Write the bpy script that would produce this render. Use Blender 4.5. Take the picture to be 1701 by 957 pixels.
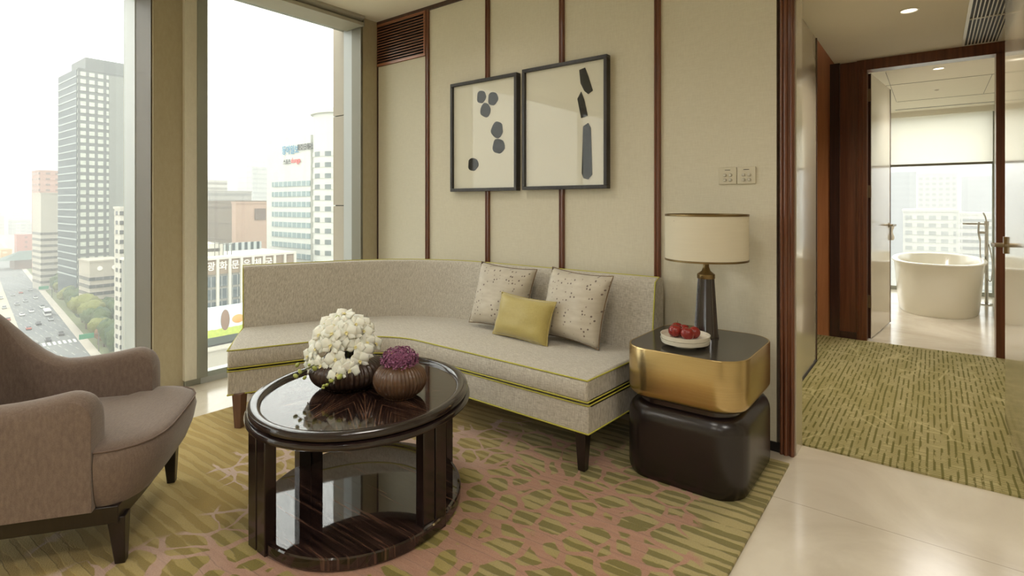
import bpy, bmesh, math, random
from mathutils import Vector, Matrix, noise as mnoise
random.seed(7)
PI = math.pi
for o in list(bpy.data.objects): bpy.data.objects.remove(o, do_unlink=True)
S = bpy.context.scene
C = S.collection
# ------------------------------------------------------------------ camera
F_PX, HOR, CX, CAMZ = 905.0, 338.0, 850.5, 1.2
cam_d = bpy.data.cameras.new('camera'); cam = bpy.data.objects.new('camera', cam_d); C.objects.link(cam)
YAW = math.atan2(.6115, .791)
cam.location = (0, 0, CAMZ); cam.rotation_euler = (PI/2, 0, YAW)
cam_d.sensor_width = 36; cam_d.lens = F_PX/1701*36
cam_d.shift_y = -(478.5-HOR)/1701
cam_d.clip_start = .05; cam_d.clip_end = 9000
S.camera = cam
# ------------------------------------------------------------------ world, light, exposure
W = bpy.data.worlds.new('world'); S.world = W; W.use_nodes = True
SKY = 2.0
bg = W.node_tree.nodes['Background']
bg.inputs[0].default_value = (1.0, .985, .93, 1); bg.inputs[1].default_value = SKY
S.view_settings.view_transform = 'Standard'; S.view_settings.look = 'None'
S.view_settings.gamma = 1; S.view_settings.use_curve_mapping = False
S.view_settings.exposure = 1.12
S.cycles.use_denoising = True
S.cycles.max_bounces = 10; S.cycles.diffuse_bounces = 5; S.cycles.glossy_bounces = 5
S.cycles.transparent_max_bounces = 16; S.cycles.transmission_bounces = 6
S.cycles.sample_clamp_indirect = 6; S.cycles.caustics_reflective = False; S.cycles.caustics_refractive = False
def area(name, loc, rot, sx, sy, energy, col=(1, 1, 1), portal=False):
    l = bpy.data.lights.new(name, 'AREA'); l.shape = 'RECTANGLE'; l.size = sx; l.size_y = sy
    l.energy = energy; l.color = col
    if portal: l.cycles.is_portal = True
    o = bpy.data.objects.new(name, l); o.location = loc; o.rotation_euler = rot; C.objects.link(o); return o
# portals guide the sky light through the real window openings (they emit nothing themselves)
area('window_portal', (-3.95, 2.15, 1.33), (0, -PI/2, 0), 2.6, 1.15, 1, portal=True)
area('window_portal', (-4.2, -.15, 1.33), (0, -PI/2, 0), 2.6, 2.8, 1, portal=True)
area('window_portal', (0, 9.4, 1.2), (-PI/2, 0, 0), 3.2, 2.4, 1, portal=True)
def downlight_or_fill(loc, e, col=(1, .83, .62), ang=120, r=.10):
    l = bpy.data.lights.new('downlight_or_fill', 'SPOT'); l.energy = e; l.color = col
    l.spot_size = math.radians(ang); l.spot_blend = .8; l.shadow_soft_size = r
    o = bpy.data.objects.new('downlight_or_fill', l); o.location = loc; C.objects.link(o)
for x, y, e in ((-.8, .9, 16), (-2.3, 1.9, 11), (-.6, -1.2, 34), (-2.6, -1.2, 34), (.9, .9, 34), (.9, -1.6, 34)):  # added fill spots with no fittings, they brighten the sitting room
    downlight_or_fill((x, y, 2.655), e*1.45, (1, .955, .885), 160, .22)
downlight_or_fill((-.124, 4.36, 2.43), 40, (1, .9, .74), 140)
downlight_or_fill((-.1, 3.5, 2.43), 14, (1, .88, .68), 140)  # added fill, no fitting here, lifts the hall
downlight_or_fill((.04, 6.4, 2.43), 50, (1, .97, .93), 150, .28)
downlight_or_fill((-1.1, 7.4, 2.43), 75, (1, .97, .93), 150, .28)  # added unseen fill spot that brightens the bathroom
# ------------------------------------------------------------------ colour and node helpers
def lin(v):
    v /= 255.0
    return v/12.92 if v <= .04045 else ((v+.055)/1.055)**2.4
def rgb(r, g, b): return (lin(r), lin(g), lin(b), 1)
class N:
    def __init__(s, name):
        s.m = bpy.data.materials.new(name); s.m.use_nodes = True
        s.t = s.m.node_tree; s.b = s.t.nodes['Principled BSDF']
    def n(s, typ, **kw):
        nd = s.t.nodes.new(typ)
        for k, v in kw.items(): setattr(nd, k, v)
        return nd
    def l(s, a, b): s.t.links.new(a, b)
    def put(s, sock, v):
        if hasattr(v, 'is_output') or isinstance(v, bpy.types.NodeSocket): s.l(v, sock)
        else: sock.default_value = v
    def math(s, op, a, b=None, c=None, clamp=False):
        nd = s.n('ShaderNodeMath', operation=op, use_clamp=clamp)
        s.put(nd.inputs[0], a)
        if b is not None: s.put(nd.inputs[1], b)
        if c is not None: s.put(nd.inputs[2], c)
        return nd.outputs[0]
    def obj(s): return s.n('ShaderNodeTexCoord').outputs['Object']
    def pos(s): return s.n('ShaderNodeNewGeometry').outputs['Position']
    def mapping(s, vec, scale=(1, 1, 1), loc=(0, 0, 0), rot=(0, 0, 0)):
        nd = s.n('ShaderNodeMapping'); s.l(vec, nd.inputs[0])
        nd.inputs['Scale'].default_value = scale; nd.inputs['Location'].default_value = loc; nd.inputs['Rotation'].default_value = rot
        return nd.outputs[0]
    def noise(s, vec, scale=5, detail=3, rough=.5, dist=0):
        nd = s.n('ShaderNodeTexNoise'); s.l(vec, nd.inputs['Vector'])
        nd.inputs['Scale'].default_value = scale; nd.inputs['Detail'].default_value = detail
        nd.inputs['Roughness'].default_value = rough; nd.inputs['Distortion'].default_value = dist
        return nd.outputs['Fac']
    def ramp(s, fac, stops, interp='LINEAR'):
        nd = s.n('ShaderNodeValToRGB'); s.l(fac, nd.inputs[0]); cr = nd.color_ramp; cr.interpolation = interp
        while len(cr.elements) > 1: cr.elements.remove(cr.elements[-1])
        cr.elements[0].position = stops[0][0]; cr.elements[0].color = stops[0][1]
        for p, c in stops[1:]:
            e = cr.elements.new(p); e.color = c
        return nd.outputs[0]
    def sstep(s, v, a, b):
        nd = s.n('ShaderNodeMapRange', interpolation_type='SMOOTHSTEP'); s.put(nd.inputs['Value'], v)
        nd.inputs['From Min'].default_value = a; nd.inputs['From Max'].default_value = b
        return nd.outputs['Result']
    def mix(s, f, a, b, mode='MIX'):
        nd = s.n('ShaderNodeMix', data_type='RGBA', blend_type=mode)
        s.put(nd.inputs[0], f); s.put(nd.inputs[6], a); s.put(nd.inputs[7], b); return nd.outputs[2]
    def xyz(s, vec):
        nd = s.n('ShaderNodeSeparateXYZ'); s.l(vec, nd.inputs[0]); return nd.outputs
    def bump(s, h, strength=.2, dist=.002):
        nd = s.n('ShaderNodeBump'); s.l(h, nd.inputs['Height']); nd.inputs['Strength'].default_value = strength
        nd.inputs['Distance'].default_value = dist; s.l(nd.outputs[0], s.b.inputs['Normal'])
    def fin(s, col=None, rough=None, metal=None, **kw):
        if col is not None: s.put(s.b.inputs['Base Color'], col)
        if rough is not None: s.put(s.b.inputs['Roughness'], rough)
        if metal is not None: s.put(s.b.inputs['Metallic'], metal)
        for k, v in kw.items(): s.put(s.b.inputs[k.replace('_', ' ')], v)
        return s.m
M = {}
def plain(name, col, rough=.5, metal=0, var=.06, scale=8, **kw):
    n = N(name); f = n.noise(n.pos(), scale, 3)
    a = tuple(max(0, c*(1-var)) for c in col[:3])+(1,); b = tuple(min(1, c*(1+var)) for c in col[:3])+(1,)
    return n.fin(n.mix(f, a, b), rough, metal, **kw)
def weave(name, c1, c2, sx=300, bump=.3, rough=.9, sheen=.2, slub=1.0, axis='xz'):
    """woven cloth: horizontal and vertical slubs"""
    n = N(name); p = n.obj()
    q = n.mapping(p, rot=(0, 0, .01))
    h = n.noise(n.mapping(q, (sx*.09, sx, sx)), 1, 2, .6)
    v = n.noise(n.mapping(q, (sx, sx*.25, sx*.09)), 1, 2, .6)
    big = n.noise(p, 3, 2)
    f = n.math('ADD', n.math('MULTIPLY', h, .45), n.math('MULTIPLY', v, .45))
    f = n.math('ADD', f, n.math('ADD', .025, n.math('MULTIPLY', big, .05)))
    f2 = n.sstep(f, .5-.17/slub, .5+.17/slub)
    n.bump(f, bump, .002)
    return n.fin(n.mix(f2, c1, c2), rough, 0, Sheen_Weight=sheen, Specular_IOR_Level=.25)
def wood(name, c1, c2, axis=2, scale=40, stretch=.04, rough=.35, coat=.0, dist=.4):
    n = N(name); sc = [1, 1, 1]; sc[axis] = stretch
    p = n.mapping(n.obj(), tuple(sc))
    f = n.noise(p, scale, 5, .6, dist)
    col = n.ramp(f, [(.3, c1), (.5, tuple((a+b)/2 for a, b in zip(c1, c2))), (.7, c2)])
    n.bump(f, .08, .001)
    return n.fin(col, rough, 0, Coat_Weight=coat, Coat_Roughness=.05)
M['wallcloth'] = weave('wall_fabric', rgb(206, 199, 179), rgb(217, 211, 192), 260, .06, .85, 0, .7)
M['wallcloth_pale'] = weave('wall_fabric_pale', rgb(208, 203, 185), rgb(218, 213, 196), 260, .06, .85, 0, .7)
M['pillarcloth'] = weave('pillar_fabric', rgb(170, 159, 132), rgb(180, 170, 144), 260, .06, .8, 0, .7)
M['ceiling'] = plain('ceiling_paint', rgb(228, 223, 208), .9, var=.02)
M['mahogany'] = wood('mahogany', rgb(84, 44, 26), rgb(122, 72, 46), 2, 40, .04, .32, .3)
M['mahogany_h'] = wood('mahogany_level', rgb(132, 80, 54), rgb(172, 118, 86), 0, 40, .04, .35, .2)
M['walnut_d'] = wood('dark_walnut', rgb(48, 28, 22), rgb(72, 44, 36), 2, 50, .04, .3, .4)
M['orangewood'] = wood('cherry_veneer', rgb(164, 106, 68), rgb(194, 134, 92), 2, 18, .05, .3, .3)
M['ebony'] = wood('ebonised_wood', rgb(30, 20, 20), rgb(48, 34, 32), 2, 60, .04, .22, .6)
M['leg_dark'] = wood('stained_leg_wood', rgb(22, 15, 14), rgb(36, 27, 24), 2, 60, .05, .35, .2)
M['leg_brown'] = wood('brown_leg_wood', rgb(84, 56, 46), rgb(108, 76, 62), 2, 60, .05, .35, .2)
M['alu'] = plain('anodised_aluminium', rgb(150, 152, 142), .4, .55, .03)
M['alu_dark'] = plain('grey_aluminium', rgb(118, 114, 100), .45, .4, .03)
M['alu_light'] = plain('pale_aluminium', rgb(178, 182, 180), .35, .1, .02)
M['cheek'] = plain('shaded_cheek', rgb(88, 78, 60), .5, .2, .03)  # dark tone carries the shade on the pillar side
M['shade_grey'] = plain('blind_cassette_grey', rgb(172, 168, 154), .6, .2, .05)
M['white'] = plain('white_enamel', rgb(228, 224, 212), .3, 0, .02)
M['stone_out'] = plain('outside_cladding', rgb(176, 166, 151), .7, 0, .05, 3)
M['stone'] = plain('bathroom_stone', rgb(214, 208, 194), .7, 0, .05, 3)
def marble():
    n = N('cream_marble'); p = n.pos()
    f = n.noise(p, 1.6, 6, .6, 1.2); g = n.noise(p, 9, 4, .6, .4)
    col = n.ramp(f, [(.3, rgb(196, 186, 168)), (.5, rgb(210, 201, 184)), (.7, rgb(220, 212, 196))])
    x = n.xyz(p)
    # slab joints
    jy = n.math('LESS_THAN', n.math('ABSOLUTE', n.math('SUBTRACT', n.math('MODULO', n.math('ADD', x[1], 10.18), 1.2), .6)), .0018)
    jx = n.math('LESS_THAN', n.math('ABSOLUTE', n.math('SUBTRACT', n.math('MODULO', n.math('ADD', x[0], 20.9), 1.5), .7)), .0012)
    col = n.mix(n.math('MULTIPLY', g, .12), col, rgb(170, 150, 120))
    col = n.mix(n.math('MULTIPLY', n.math('MAXIMUM', jy, jx), .6), col, rgb(130, 115, 95))
    return n.fin(col, .17, 0, Specular_IOR_Level=.5)
M['marble'] = marble()
def rug():
    n = N('rug_pile'); p = n.pos(); x = n.xyz(p)
    wob = n.noise(p, 2.2, 2)
    # broken stripes along X
    q = n.mapping(p, (1, 1, 1), rot=(0, 0, -.05))
    fine = n.noise(n.mapping(q, (14, 60, 1)), 1, 2, .6)
    qx = n.xyz(q)
    un = n.math('ADD', n.math('MULTIPLY', qx[1], 19.0), n.math('MULTIPLY', n.noise(n.mapping(q, (1.4, 2.0, 1)), 1, 2), 1.1))
    tri = n.math('PINGPONG', n.math('ADD', un, 500), .5)
    gate = n.noise(n.mapping(q, (3.0, 16, 1)), 1, 1)
    s = n.sstep(n.math('ADD', tri, n.math('ADD', n.math('MULTIPLY', n.math('SUBTRACT', gate, .5), 1.1), n.math('MULTIPLY', n.math('SUBTRACT', fine, .5), .35))), .20, .30)
    s = n.math('SUBTRACT', 1.0, n.math('MULTIPLY', s, .9))
    green = n.mix(s, rgb(118, 110, 62), rgb(170, 156, 108))
    ochre = n.mix(s, rgb(168, 142, 80), rgb(184, 160, 100))
    left = n.sstep(n.math('ADD', n.math('ADD', x[0], n.math('MULTIPLY', x[1], -.15)), n.math('MULTIPLY', wob, .8)), -1.35, -2.15)
    left = n.math('MAXIMUM', left, n.sstep(n.math('ADD', x[1], n.math('MULTIPLY', wob, .3)), .95, .6))
    base = n.mix(left, green, ochre)
    # pebble outlines: pink net, dense along a band that crosses the rug
    warp = n.n('ShaderNodeVectorMath', operation='ADD'); 
    nz = n.n('ShaderNodeTexNoise'); n.l(p, nz.inputs['Vector']); nz.inputs['Scale'].default_value = 5
    sc = n.n('ShaderNodeVectorMath', operation='SCALE'); n.l(nz.outputs['Color'], sc.inputs[0]); sc.inputs['Scale'].default_value = .12
    n.l(p, warp.inputs[0]); n.l(sc.outputs[0], warp.inputs[1])
    vor = n.n('ShaderNodeTexVoronoi', feature='DISTANCE_TO_EDGE'); vor.inputs['Scale'].default_value = 1
    n.l(n.mapping(warp.outputs[0], (8.0, 9.5, 1)), vor.inputs['Vector'])
    d = n.math('ABSOLUTE', n.math('SUBTRACT', n.math('ADD', x[1], n.math('MULTIPLY', x[0], 1.0)), -.30))
    # band across from upper left to lower right
    bandv = n.math('ADD', n.math('MULTIPLY', n.math('ADD', x[0], 1.45), .55), n.math('MULTIPLY', n.math('ADD', x[1], -1.45), .25))
    d2 = n.math('SQRT', n.math('ADD', n.math('POWER', n.math('MULTIPLY', n.math('ADD', x[0], 1.55), .95), 2), n.math('POWER', n.math('MULTIPLY', n.math('ADD', x[1], -1.35), .9), 2)))
    big = n.noise(p, 1.7, 2, .5)
    mask = n.math('SUBTRACT', n.math('ADD', 1.0, n.math('MULTIPLY', n.math('SUBTRACT', big, .5), 2.2)), n.math('MULTIPLY', d2, 1.0))
    width = n.math('ADD', n.math('MINIMUM', n.math('MULTIPLY', mask, .12), .075), n.math('MULTIPLY', n.sstep(mask, .75, 1.25), .13))
    vf = n.n('ShaderNodeTexVoronoi', feature='F1'); vf.inputs['Scale'].default_value = 1
    n.l(vor.inputs['Vector'].links[0].from_socket, vf.inputs['Vector'])
    edge = n.math('SUBTRACT', vor.outputs['Distance'], n.math('MULTIPLY', n.math('MAXIMUM', n.math('SUBTRACT', vf.outputs['Distance'], .30), 0.0), .16))
    edge = n.math('ADD', edge, n.math('MULTIPLY', n.math('SUBTRACT', n.noise(p, 45, 2), .5), .07))
    pinkf = n.math('MULTIPLY', n.sstep(n.math('SUBTRACT', width, edge), -.015, .02), n.sstep(mask, .02, .12))
    piv = n.mix(fine, rgb(164, 122, 102), rgb(188, 148, 126))
    lil = n.mix(fine, rgb(200, 172, 156), rgb(212, 188, 172))
    pink = n.mix(left, piv, lil)
    peb = n.mix(n.math('MULTIPLY', n.sstep(mask, .25, .9), .6), base, n.mix(s, rgb(128, 116, 48), rgb(158, 140, 70)))
    col = n.mix(pinkf, peb, pink)
    pile = n.noise(p, 170, 3, .8)
    col = n.mix(n.math('MULTIPLY', n.math('SUBTRACT', pile, .32), 1.1, clamp=True), col, n.mix(.5, col, rgb(60, 50, 25)))
    hh = n.math('ADD', n.math('MULTIPLY', pile, .6), n.math('MULTIPLY', s, .5))
    n.bump(hh, .7, .006)
    return n.fin(col, .95, 0, Sheen_Weight=.15, Specular_IOR_Level=.1)
M['rug'] = rug()
def hallcarpet():
    n = N('hall_carpet_pile'); p = n.pos()
    x = n.xyz(p); wv = n.noise(n.mapping(p, (6, 2, 1)), 1, 2)
    c = n.noise(p, 1.3, 2)
    def lines(co, period, width, nz, lo, hi):
        u = n.math('ADD', n.math('MULTIPLY', co, 1/period), n.math('MULTIPLY', wv, .55))
        f = n.math('PINGPONG', n.math('ADD', u, 400), .5)
        return n.math('MULTIPLY', n.sstep(f, width, width+.12), n.sstep(nz, lo, hi))
    la = lines(x[0], .027, .27, n.noise(n.mapping(p, (40, 9, 1)), 1, 2), .43, .50)
    lb = lines(x[1], .020, .28, n.noise(n.mapping(p, (10, 40, 1)), 1, 2), .38, .46)
    big = n.noise(n.mapping(p, (9, 1.6, 1)), 1, 2)
    col = n.mix(n.math('MULTIPLY', n.sstep(big, .42, .6), .45), rgb(176, 166, 122), rgb(148, 140, 88))
    col = n.mix(n.math('MULTIPLY', la, .9), col, rgb(104, 101, 56))
    col = n.mix(n.math('MULTIPLY', lb, .7), col, rgb(110, 104, 60))
    # pale scribbled lattice
    w = n.n('ShaderNodeTexVoronoi', feature='DISTANCE_TO_EDGE'); w.inputs['Scale'].default_value = 1
    n.l(n.mapping(p, (7, 4, 1), rot=(0, 0, .6)), w.inputs['Vector'])
    ln = n.math('MULTIPLY', n.math('LESS_THAN', w.outputs['Distance'], .035), n.sstep(c, .52, .58))
    col = n.mix(n.math('MULTIPLY', ln, .45), col, rgb(200, 188, 142))
    f = n.noise(p, 300, 2)
    n.bump(n.math('ADD', n.math('MULTIPLY', f, .6), n.math('MULTIPLY', la, .3)), .6, .005)
    return n.fin(col, .95, 0, Specular_IOR_Level=.1)
M['hallcarpet'] = hallcarpet()
M['tweed'] = weave('tweed_upholstery', rgb(162, 154, 141), rgb(212, 206, 194), 420, .3, .92, .2, 1.0)
M['piping'] = plain('chartreuse_piping', rgb(184, 178, 74), .6, 0, .08, 60)
M['chairfab'] = weave('taupe_upholstery', rgb(108, 92, 82), rgb(132, 115, 104), 420, .2, .9, .3, .8)
M['seam'] = plain('taupe_seam', rgb(116, 98, 88), .9)
M['goldsilk'] = weave('gold_silk', rgb(168, 152, 88), rgb(184, 168, 104), 400, .08, .38, .3, .6)
def brass():
    n = N('brushed_brass'); p = n.obj()
    f = n.noise(n.mapping(p, (3, 3, 400)), 1, 2, .6)
    n.bump(f, .06, .001)
    return n.fin(n.mix(f, rgb(186, 160, 110), rgb(208, 184, 136)), n.math('ADD', n.math('MULTIPLY', f, .08), .20), 1.0)
M['brass'] = brass()
M['brass_dark'] = plain('aged_brass', rgb(130, 110, 76), .3, 1, .06)
M['blackglass'] = plain('smoked_glass_top', rgb(58, 54, 48), .16, 0, .02, Specular_IOR_Level=.6)
M['blackleather'] = plain('dark_leather_lacquer', rgb(27, 19, 20), .27, 0, .15, 12, Specular_IOR_Level=.6)
M['chrome'] = plain('chrome', rgb(200, 198, 192), .12, 1, .02)
M['nickel'] = plain('satin_nickel', rgb(150, 138, 116), .3, 1, .03)
M['ceramic'] = plain('white_ceramic', rgb(232, 228, 212), .18, 0, .01, Specular_IOR_Level=.5)
M['plate'] = plain('ivory_porcelain', rgb(226, 220, 204), .2, 0, .02)
M['artframe'] = wood('black_frame_wood', rgb(34, 30, 28), rgb(54, 48, 44), 2, 60, .04, .4)
M['mat'] = plain('ivory_mount', rgb(230, 226, 212), .8, 0, .015)
M['ink'] = plain('charcoal_cut_paper', rgb(34, 32, 29), .8, 0, .2, 40)
M['gloss_panel'] = plain('cream_lacquer_panel', rgb(190, 181, 162), .16, 0, .03, 4, Coat_Weight=.6, Coat_Roughness=.08)
M['switch'] = plain('switch_plate', rgb(206, 198, 176), .4, 0, .02)
M['button'] = plain('button_silver', rgb(196, 190, 176), .3, .3, .02)
M['dark'] = plain('dark_void', rgb(28, 22, 20), .6)
M['orchid'] = plain('orchid_petal', rgb(244, 242, 228), .55, 0, .03, 60, Subsurface_Weight=.15)
M['orchid_lip'] = plain('orchid_lip', rgb(232, 222, 164), .5, 0, .15, 60)
M['bud'] = plain('orchid_bud', rgb(168, 176, 92), .5, 0, .15, 60)
M['stem'] = plain('green_stem', rgb(96, 104, 44), .5, 0, .15, 60)
M['allium'] = plain('purple_floret', rgb(150, 96, 128), .6, 0, .7, 160)
M['vase_dark'] = wood('dark_ribbed_wood', rgb(44, 30, 24), rgb(64, 45, 35), 2, 25, .3, .3, .3)
M['vase_brown'] = wood('brown_ribbed_wood', rgb(74, 50, 34), rgb(98, 70, 48), 0, 20, .3, .32, .3)
def applem():
    n = N('red_apple_skin'); p = n.obj(); f = n.noise(n.mapping(p, (60, 60, 10)), 1, 3)
    return n.fin(n.mix(f, rgb(104, 20, 22), rgb(150, 48, 38)), .25, 0)
M['apple'] = applem()
def lampshade():
    n = N('cream_lampshade'); f = n.noise(n.mapping(n.obj(), (8, 8, 260)), 1, 2)
    m = n.fin(n.mix(f, rgb(226, 218, 196), rgb(236, 229, 208)), .8)
    tr = n.n('ShaderNodeBsdfTranslucent'); tr.inputs[0].default_value = rgb(230, 220, 190)
    mx = n.n('ShaderNodeMixShader'); mx.inputs[0].default_value = .25
    out = n.t.nodes['Material Output']
    n.l(n.b.outputs[0], mx.inputs[1]); n.l(tr.outputs[0], mx.inputs[2]); n.l(mx.outputs[0], out.inputs[0]); return m
M['lampshade'] = lampshade()
def blindm():
    n = N('translucent_blind'); f = n.noise(n.mapping(n.obj(), (200, 200, 200)), 1, 2)
    m = n.fin(n.mix(f, rgb(244, 240, 230), rgb(248, 245, 236)), .9)
    tr = n.n('ShaderNodeBsdfTranslucent'); tr.inputs[0].default_value = rgb(252, 250, 244)
    mx = n.n('ShaderNodeMixShader'); mx.inputs[0].default_value = .9
    out = n.t.nodes['Material Output']
    n.l(n.b.outputs[0], mx.inputs[1]); n.l(tr.outputs[0], mx.inputs[2]); n.l(mx.outputs[0], out.inputs[0]); return m
M['blind'] = blindm()
def thinglass(name, tint, refl=1.0, ior=1.45):
    n = N(name); n.t.nodes.remove(n.b)
    tr = n.n('ShaderNodeBsdfTransparent'); tr.inputs[0].default_value = tint
    gl = n.n('ShaderNodeBsdfGlossy'); gl.inputs['Roughness'].default_value = .01
    g = n.n('ShaderNodeNewGeometry'); dt = n.n('ShaderNodeVectorMath', operation='DOT_PRODUCT')
    n.l(g.outputs['Normal'], dt.inputs[0]); n.l(g.outputs['Incoming'], dt.inputs[1])
    c5 = n.math('POWER', n.math('SUBTRACT', 1.0, n.math('ABSOLUTE', dt.outputs['Value'])), 5)
    f = n.math('MULTIPLY', n.math('ADD', n.math('MULTIPLY', c5, .95), .05), refl)
    mx = n.n('ShaderNodeMixShader'); n.l(f, mx.inputs[0]); n.l(tr.outputs[0], mx.inputs[1]); n.l(gl.outputs[0], mx.inputs[2])
    n.l(mx.outputs[0], n.t.nodes['Material Output'].inputs[0]); return n.m
M['glass'] = thinglass('window_glass', (.95, .97, .96, 1), .7)
M['artglass'] = thinglass('picture_glass', (.99, .99, .98, 1), .45, 1.5)
M['lampglow'] = (lambda n: (n.put(n.b.inputs['Emission Color'], (1, .88, .68, 1)), n.put(n.b.inputs['Emission Strength'], 1.6), n.m)[2])(N('lit_downlight'))
def veneer_burst(cx, cy):
    n = N('sunburst_macassar_veneer'); x = n.xyz(n.pos())
    dx = n.math('SUBTRACT', x[0], cx); dy = n.math('SUBTRACT', x[1], cy)
    ang = n.math('ADD', n.math('ARCTAN2', dy, dx), 20*PI)
    r = n.math('SQRT', n.math('ADD', n.math('MULTIPLY', dx, dx), n.math('MULTIPLY', dy, dy)))
    ph = n.math('PINGPONG', ang, PI/10)
    v = n.math('MULTIPLY', r, n.math('SINE', n.math('ADD', ph, .12)))
    cb = n.n('ShaderNodeCombineXYZ'); n.l(n.math('MULTIPLY', v, 150), cb.inputs[0]); n.l(n.math('MULTIPLY', r, 3), cb.inputs[1])
    f = n.noise(cb.outputs[0], 1, 3, .6)
    seam = n.math('LESS_THAN', n.math('MULTIPLY', r, ph), .0012)
    col = n.ramp(f, [(.38, rgb(20, 13, 12)), (.54, rgb(36, 24, 21)), (.66, rgb(112, 80, 60))])
    col = n.mix(n.math('MULTIPLY', seam, .7), col, rgb(120, 84, 62))
    return n.fin(col, .06, 0, Specular_IOR_Level=.8)
def macassar():
    n = N('macassar_shelf'); p = n.mapping(n.pos(), (3, 70, 3), rot=(0, 0, .3))
    f = n.noise(p, 1, 3, .6)
    col = n.ramp(f, [(.35, rgb(24, 16, 15)), (.55, rgb(46, 32, 28)), (.7, rgb(92, 66, 54))])
    return n.fin(col, .035, 0, Specular_IOR_Level=.85)
M['shelf'] = macassar()
M['tablewood'] = wood('table_lacquer', rgb(24, 16, 16), rgb(44, 31, 28), 2, 60, .05, .16, .3)

# ------------------------------------------------------------------ mesh helpers
def inv_of(parent):
    if parent is None: return Matrix.Identity(4)
    return (Matrix.Translation(parent.location) @ parent.rotation_euler.to_matrix().to_4x4()).inverted()
def link(name, bm, mat, parent=None, ang=35, world=True, bev=None, sub=0):
    """one mesh object; geometry given in world space is moved into the parent's space"""
    me = bpy.data.meshes.new(name)
    bmesh.ops.recalc_face_normals(bm, faces=bm.faces[:])
    p = parent; chain = Matrix.Identity(4)
    if world:
        q = parent
        mats = []
        while q is not None: mats.append(q); q = q.parent
        full = Matrix.Identity(4)
        for m_ in reversed(mats): full = full @ (Matrix.Translation(m_.location) @ m_.rotation_euler.to_matrix().to_4x4())
        bm.transform(full.inverted())
    bm.to_mesh(me); bm.free()
    for f in me.polygons: f.use_smooth = True
    me.set_sharp_from_angle(angle=math.radians(ang))
    if isinstance(mat, (list, tuple)):
        for m_ in mat: me.materials.append(m_)
    else: me.materials.append(mat)
    o = bpy.data.objects.new(name, me); C.objects.link(o)
    if parent is not None: o.parent = parent
    if bev:
        b = o.modifiers.new('bevel', 'BEVEL'); b.width = bev; b.segments = 3; b.limit_method = 'ANGLE'; b.angle_limit = math.radians(40)
        b.harden_normals = False
    if sub:
        s = o.modifiers.new('sub', 'SUBSURF'); s.levels = sub; s.render_levels = sub
    return o
def box(bm, x0, x1, y0, y1, z0, z1, mi=0):
    vs = [bm.verts.new(p) for p in ((x0, y0, z0), (x1, y0, z0), (x1, y1, z0), (x0, y1, z0), (x0, y0, z1), (x1, y0, z1), (x1, y1, z1), (x0, y1, z1))]
    for f in ((0, 3, 2, 1), (4, 5, 6, 7), (0, 1, 5, 4), (1, 2, 6, 5), (2, 3, 7, 6), (3, 0, 4, 7)):
        fc = bm.faces.new([vs[i] for i in f]); fc.material_index = mi
    return vs
def B(*a): bm = bmesh.new(); box(bm, *a); return bm
def rings(bm, rs, cap0=True, cap1=True, closed=True, mi=0):
    """skin a list of point rings"""
    vr = [[bm.verts.new(p) for p in r] for r in rs]
    n = len(vr[0])
    for a, b in zip(vr[:-1], vr[1:]):
        for i in range(n if closed else n-1):
            f = bm.faces.new((a[i], a[(i+1) % n], b[(i+1) % n], b[i])); f.material_index = mi
    if cap0: bm.faces.new(vr[0]).material_index = mi
    if cap1: bm.faces.new(vr[-1][::-1]).material_index = mi
    return vr
def lathe(bm, prof, cx=0, cy=0, seg=48, sx=1, sy=1, cap0=True, cap1=True, fn=None, mi=0):
    rs = []
    for r, z in prof:
        ring = []
        for i in range(seg):
            a = 2*PI*i/seg; k = fn(a, r, z) if fn else 1
            ring.append((cx+r*sx*k*math.cos(a), cy+r*sy*k*math.sin(a), z))
        rs.append(ring)
    return rings(bm, rs, cap0, cap1, mi=mi)
def tube(bm, pts, r, seg=8, closed=False, taper=None):
    pts = [Vector(p) for p in pts]; n = len(pts); rs = []; prev = None
    for i, p in enumerate(pts):
        if closed: t = pts[(i+1) % n]-pts[i-1]
        else: t = pts[min(i+1, n-1)]-pts[max(i-1, 0)]
        t.normalize()
        if prev is None:
            u = t.orthogonal().normalized()
        else:
            u = (prev-t*prev.dot(t)).normalized()
        prev = u; v = t.cross(u)
        rr = r if taper is None else r*taper(i/(n-1))
        rs.append([p+(u*math.cos(2*PI*k/seg)+v*math.sin(2*PI*k/seg))*rr for k in range(seg)])
    if closed:
        rs.append(rs[0]); rings(bm, rs, False, False)
    else: rings(bm, rs)
def prism(bm, poly, z0, z1, mi=0): rings(bm, [[(x, y, z0) for x, y in poly], [(x, y, z1) for x, y in poly]], mi=mi)
def rrect(x0, x1, y0, y1, r, n=8):
    out = []
    for cx, cy, a0 in ((x1-r, y1-r, 0), (x0+r, y1-r, PI/2), (x0+r, y0+r, PI), (x1-r, y0+r, 1.5*PI)):
        for i in range(n+1):
            a = a0+PI/2*i/n; out.append((cx+r*math.cos(a), cy+r*math.sin(a)))
    return out
def setp(o, label=None, cat=None, group=None, kind=None):
    if label: o['label'] = label
    if cat: o['category'] = cat
    if group: o['group'] = group
    if kind: o['kind'] = kind
    return o
def thing(name, label, cat, loc=(0, 0, 0), rz=0, group=None):
    o = bpy.data.objects.new(name, None); o.empty_display_size = .1; C.objects.link(o)
    o.location = loc; o.rotation_euler = (0, 0, rz); return setp(o, label, cat, group)
def sub(o, **kw): return o
def struct(name, bm, mat, parent=None, label=None, **kw):
    o = link(name, bm, mat, parent, **kw)
    if parent is None: o['kind'] = 'structure'
    if label: o['label'] = label
    return o
def copy_tree(o, parent=None):
    c = o.copy(); C.objects.link(c)
    if parent is not None: c.parent = parent
    for ch in list(o.children): copy_tree(ch, c)
    return c

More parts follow.
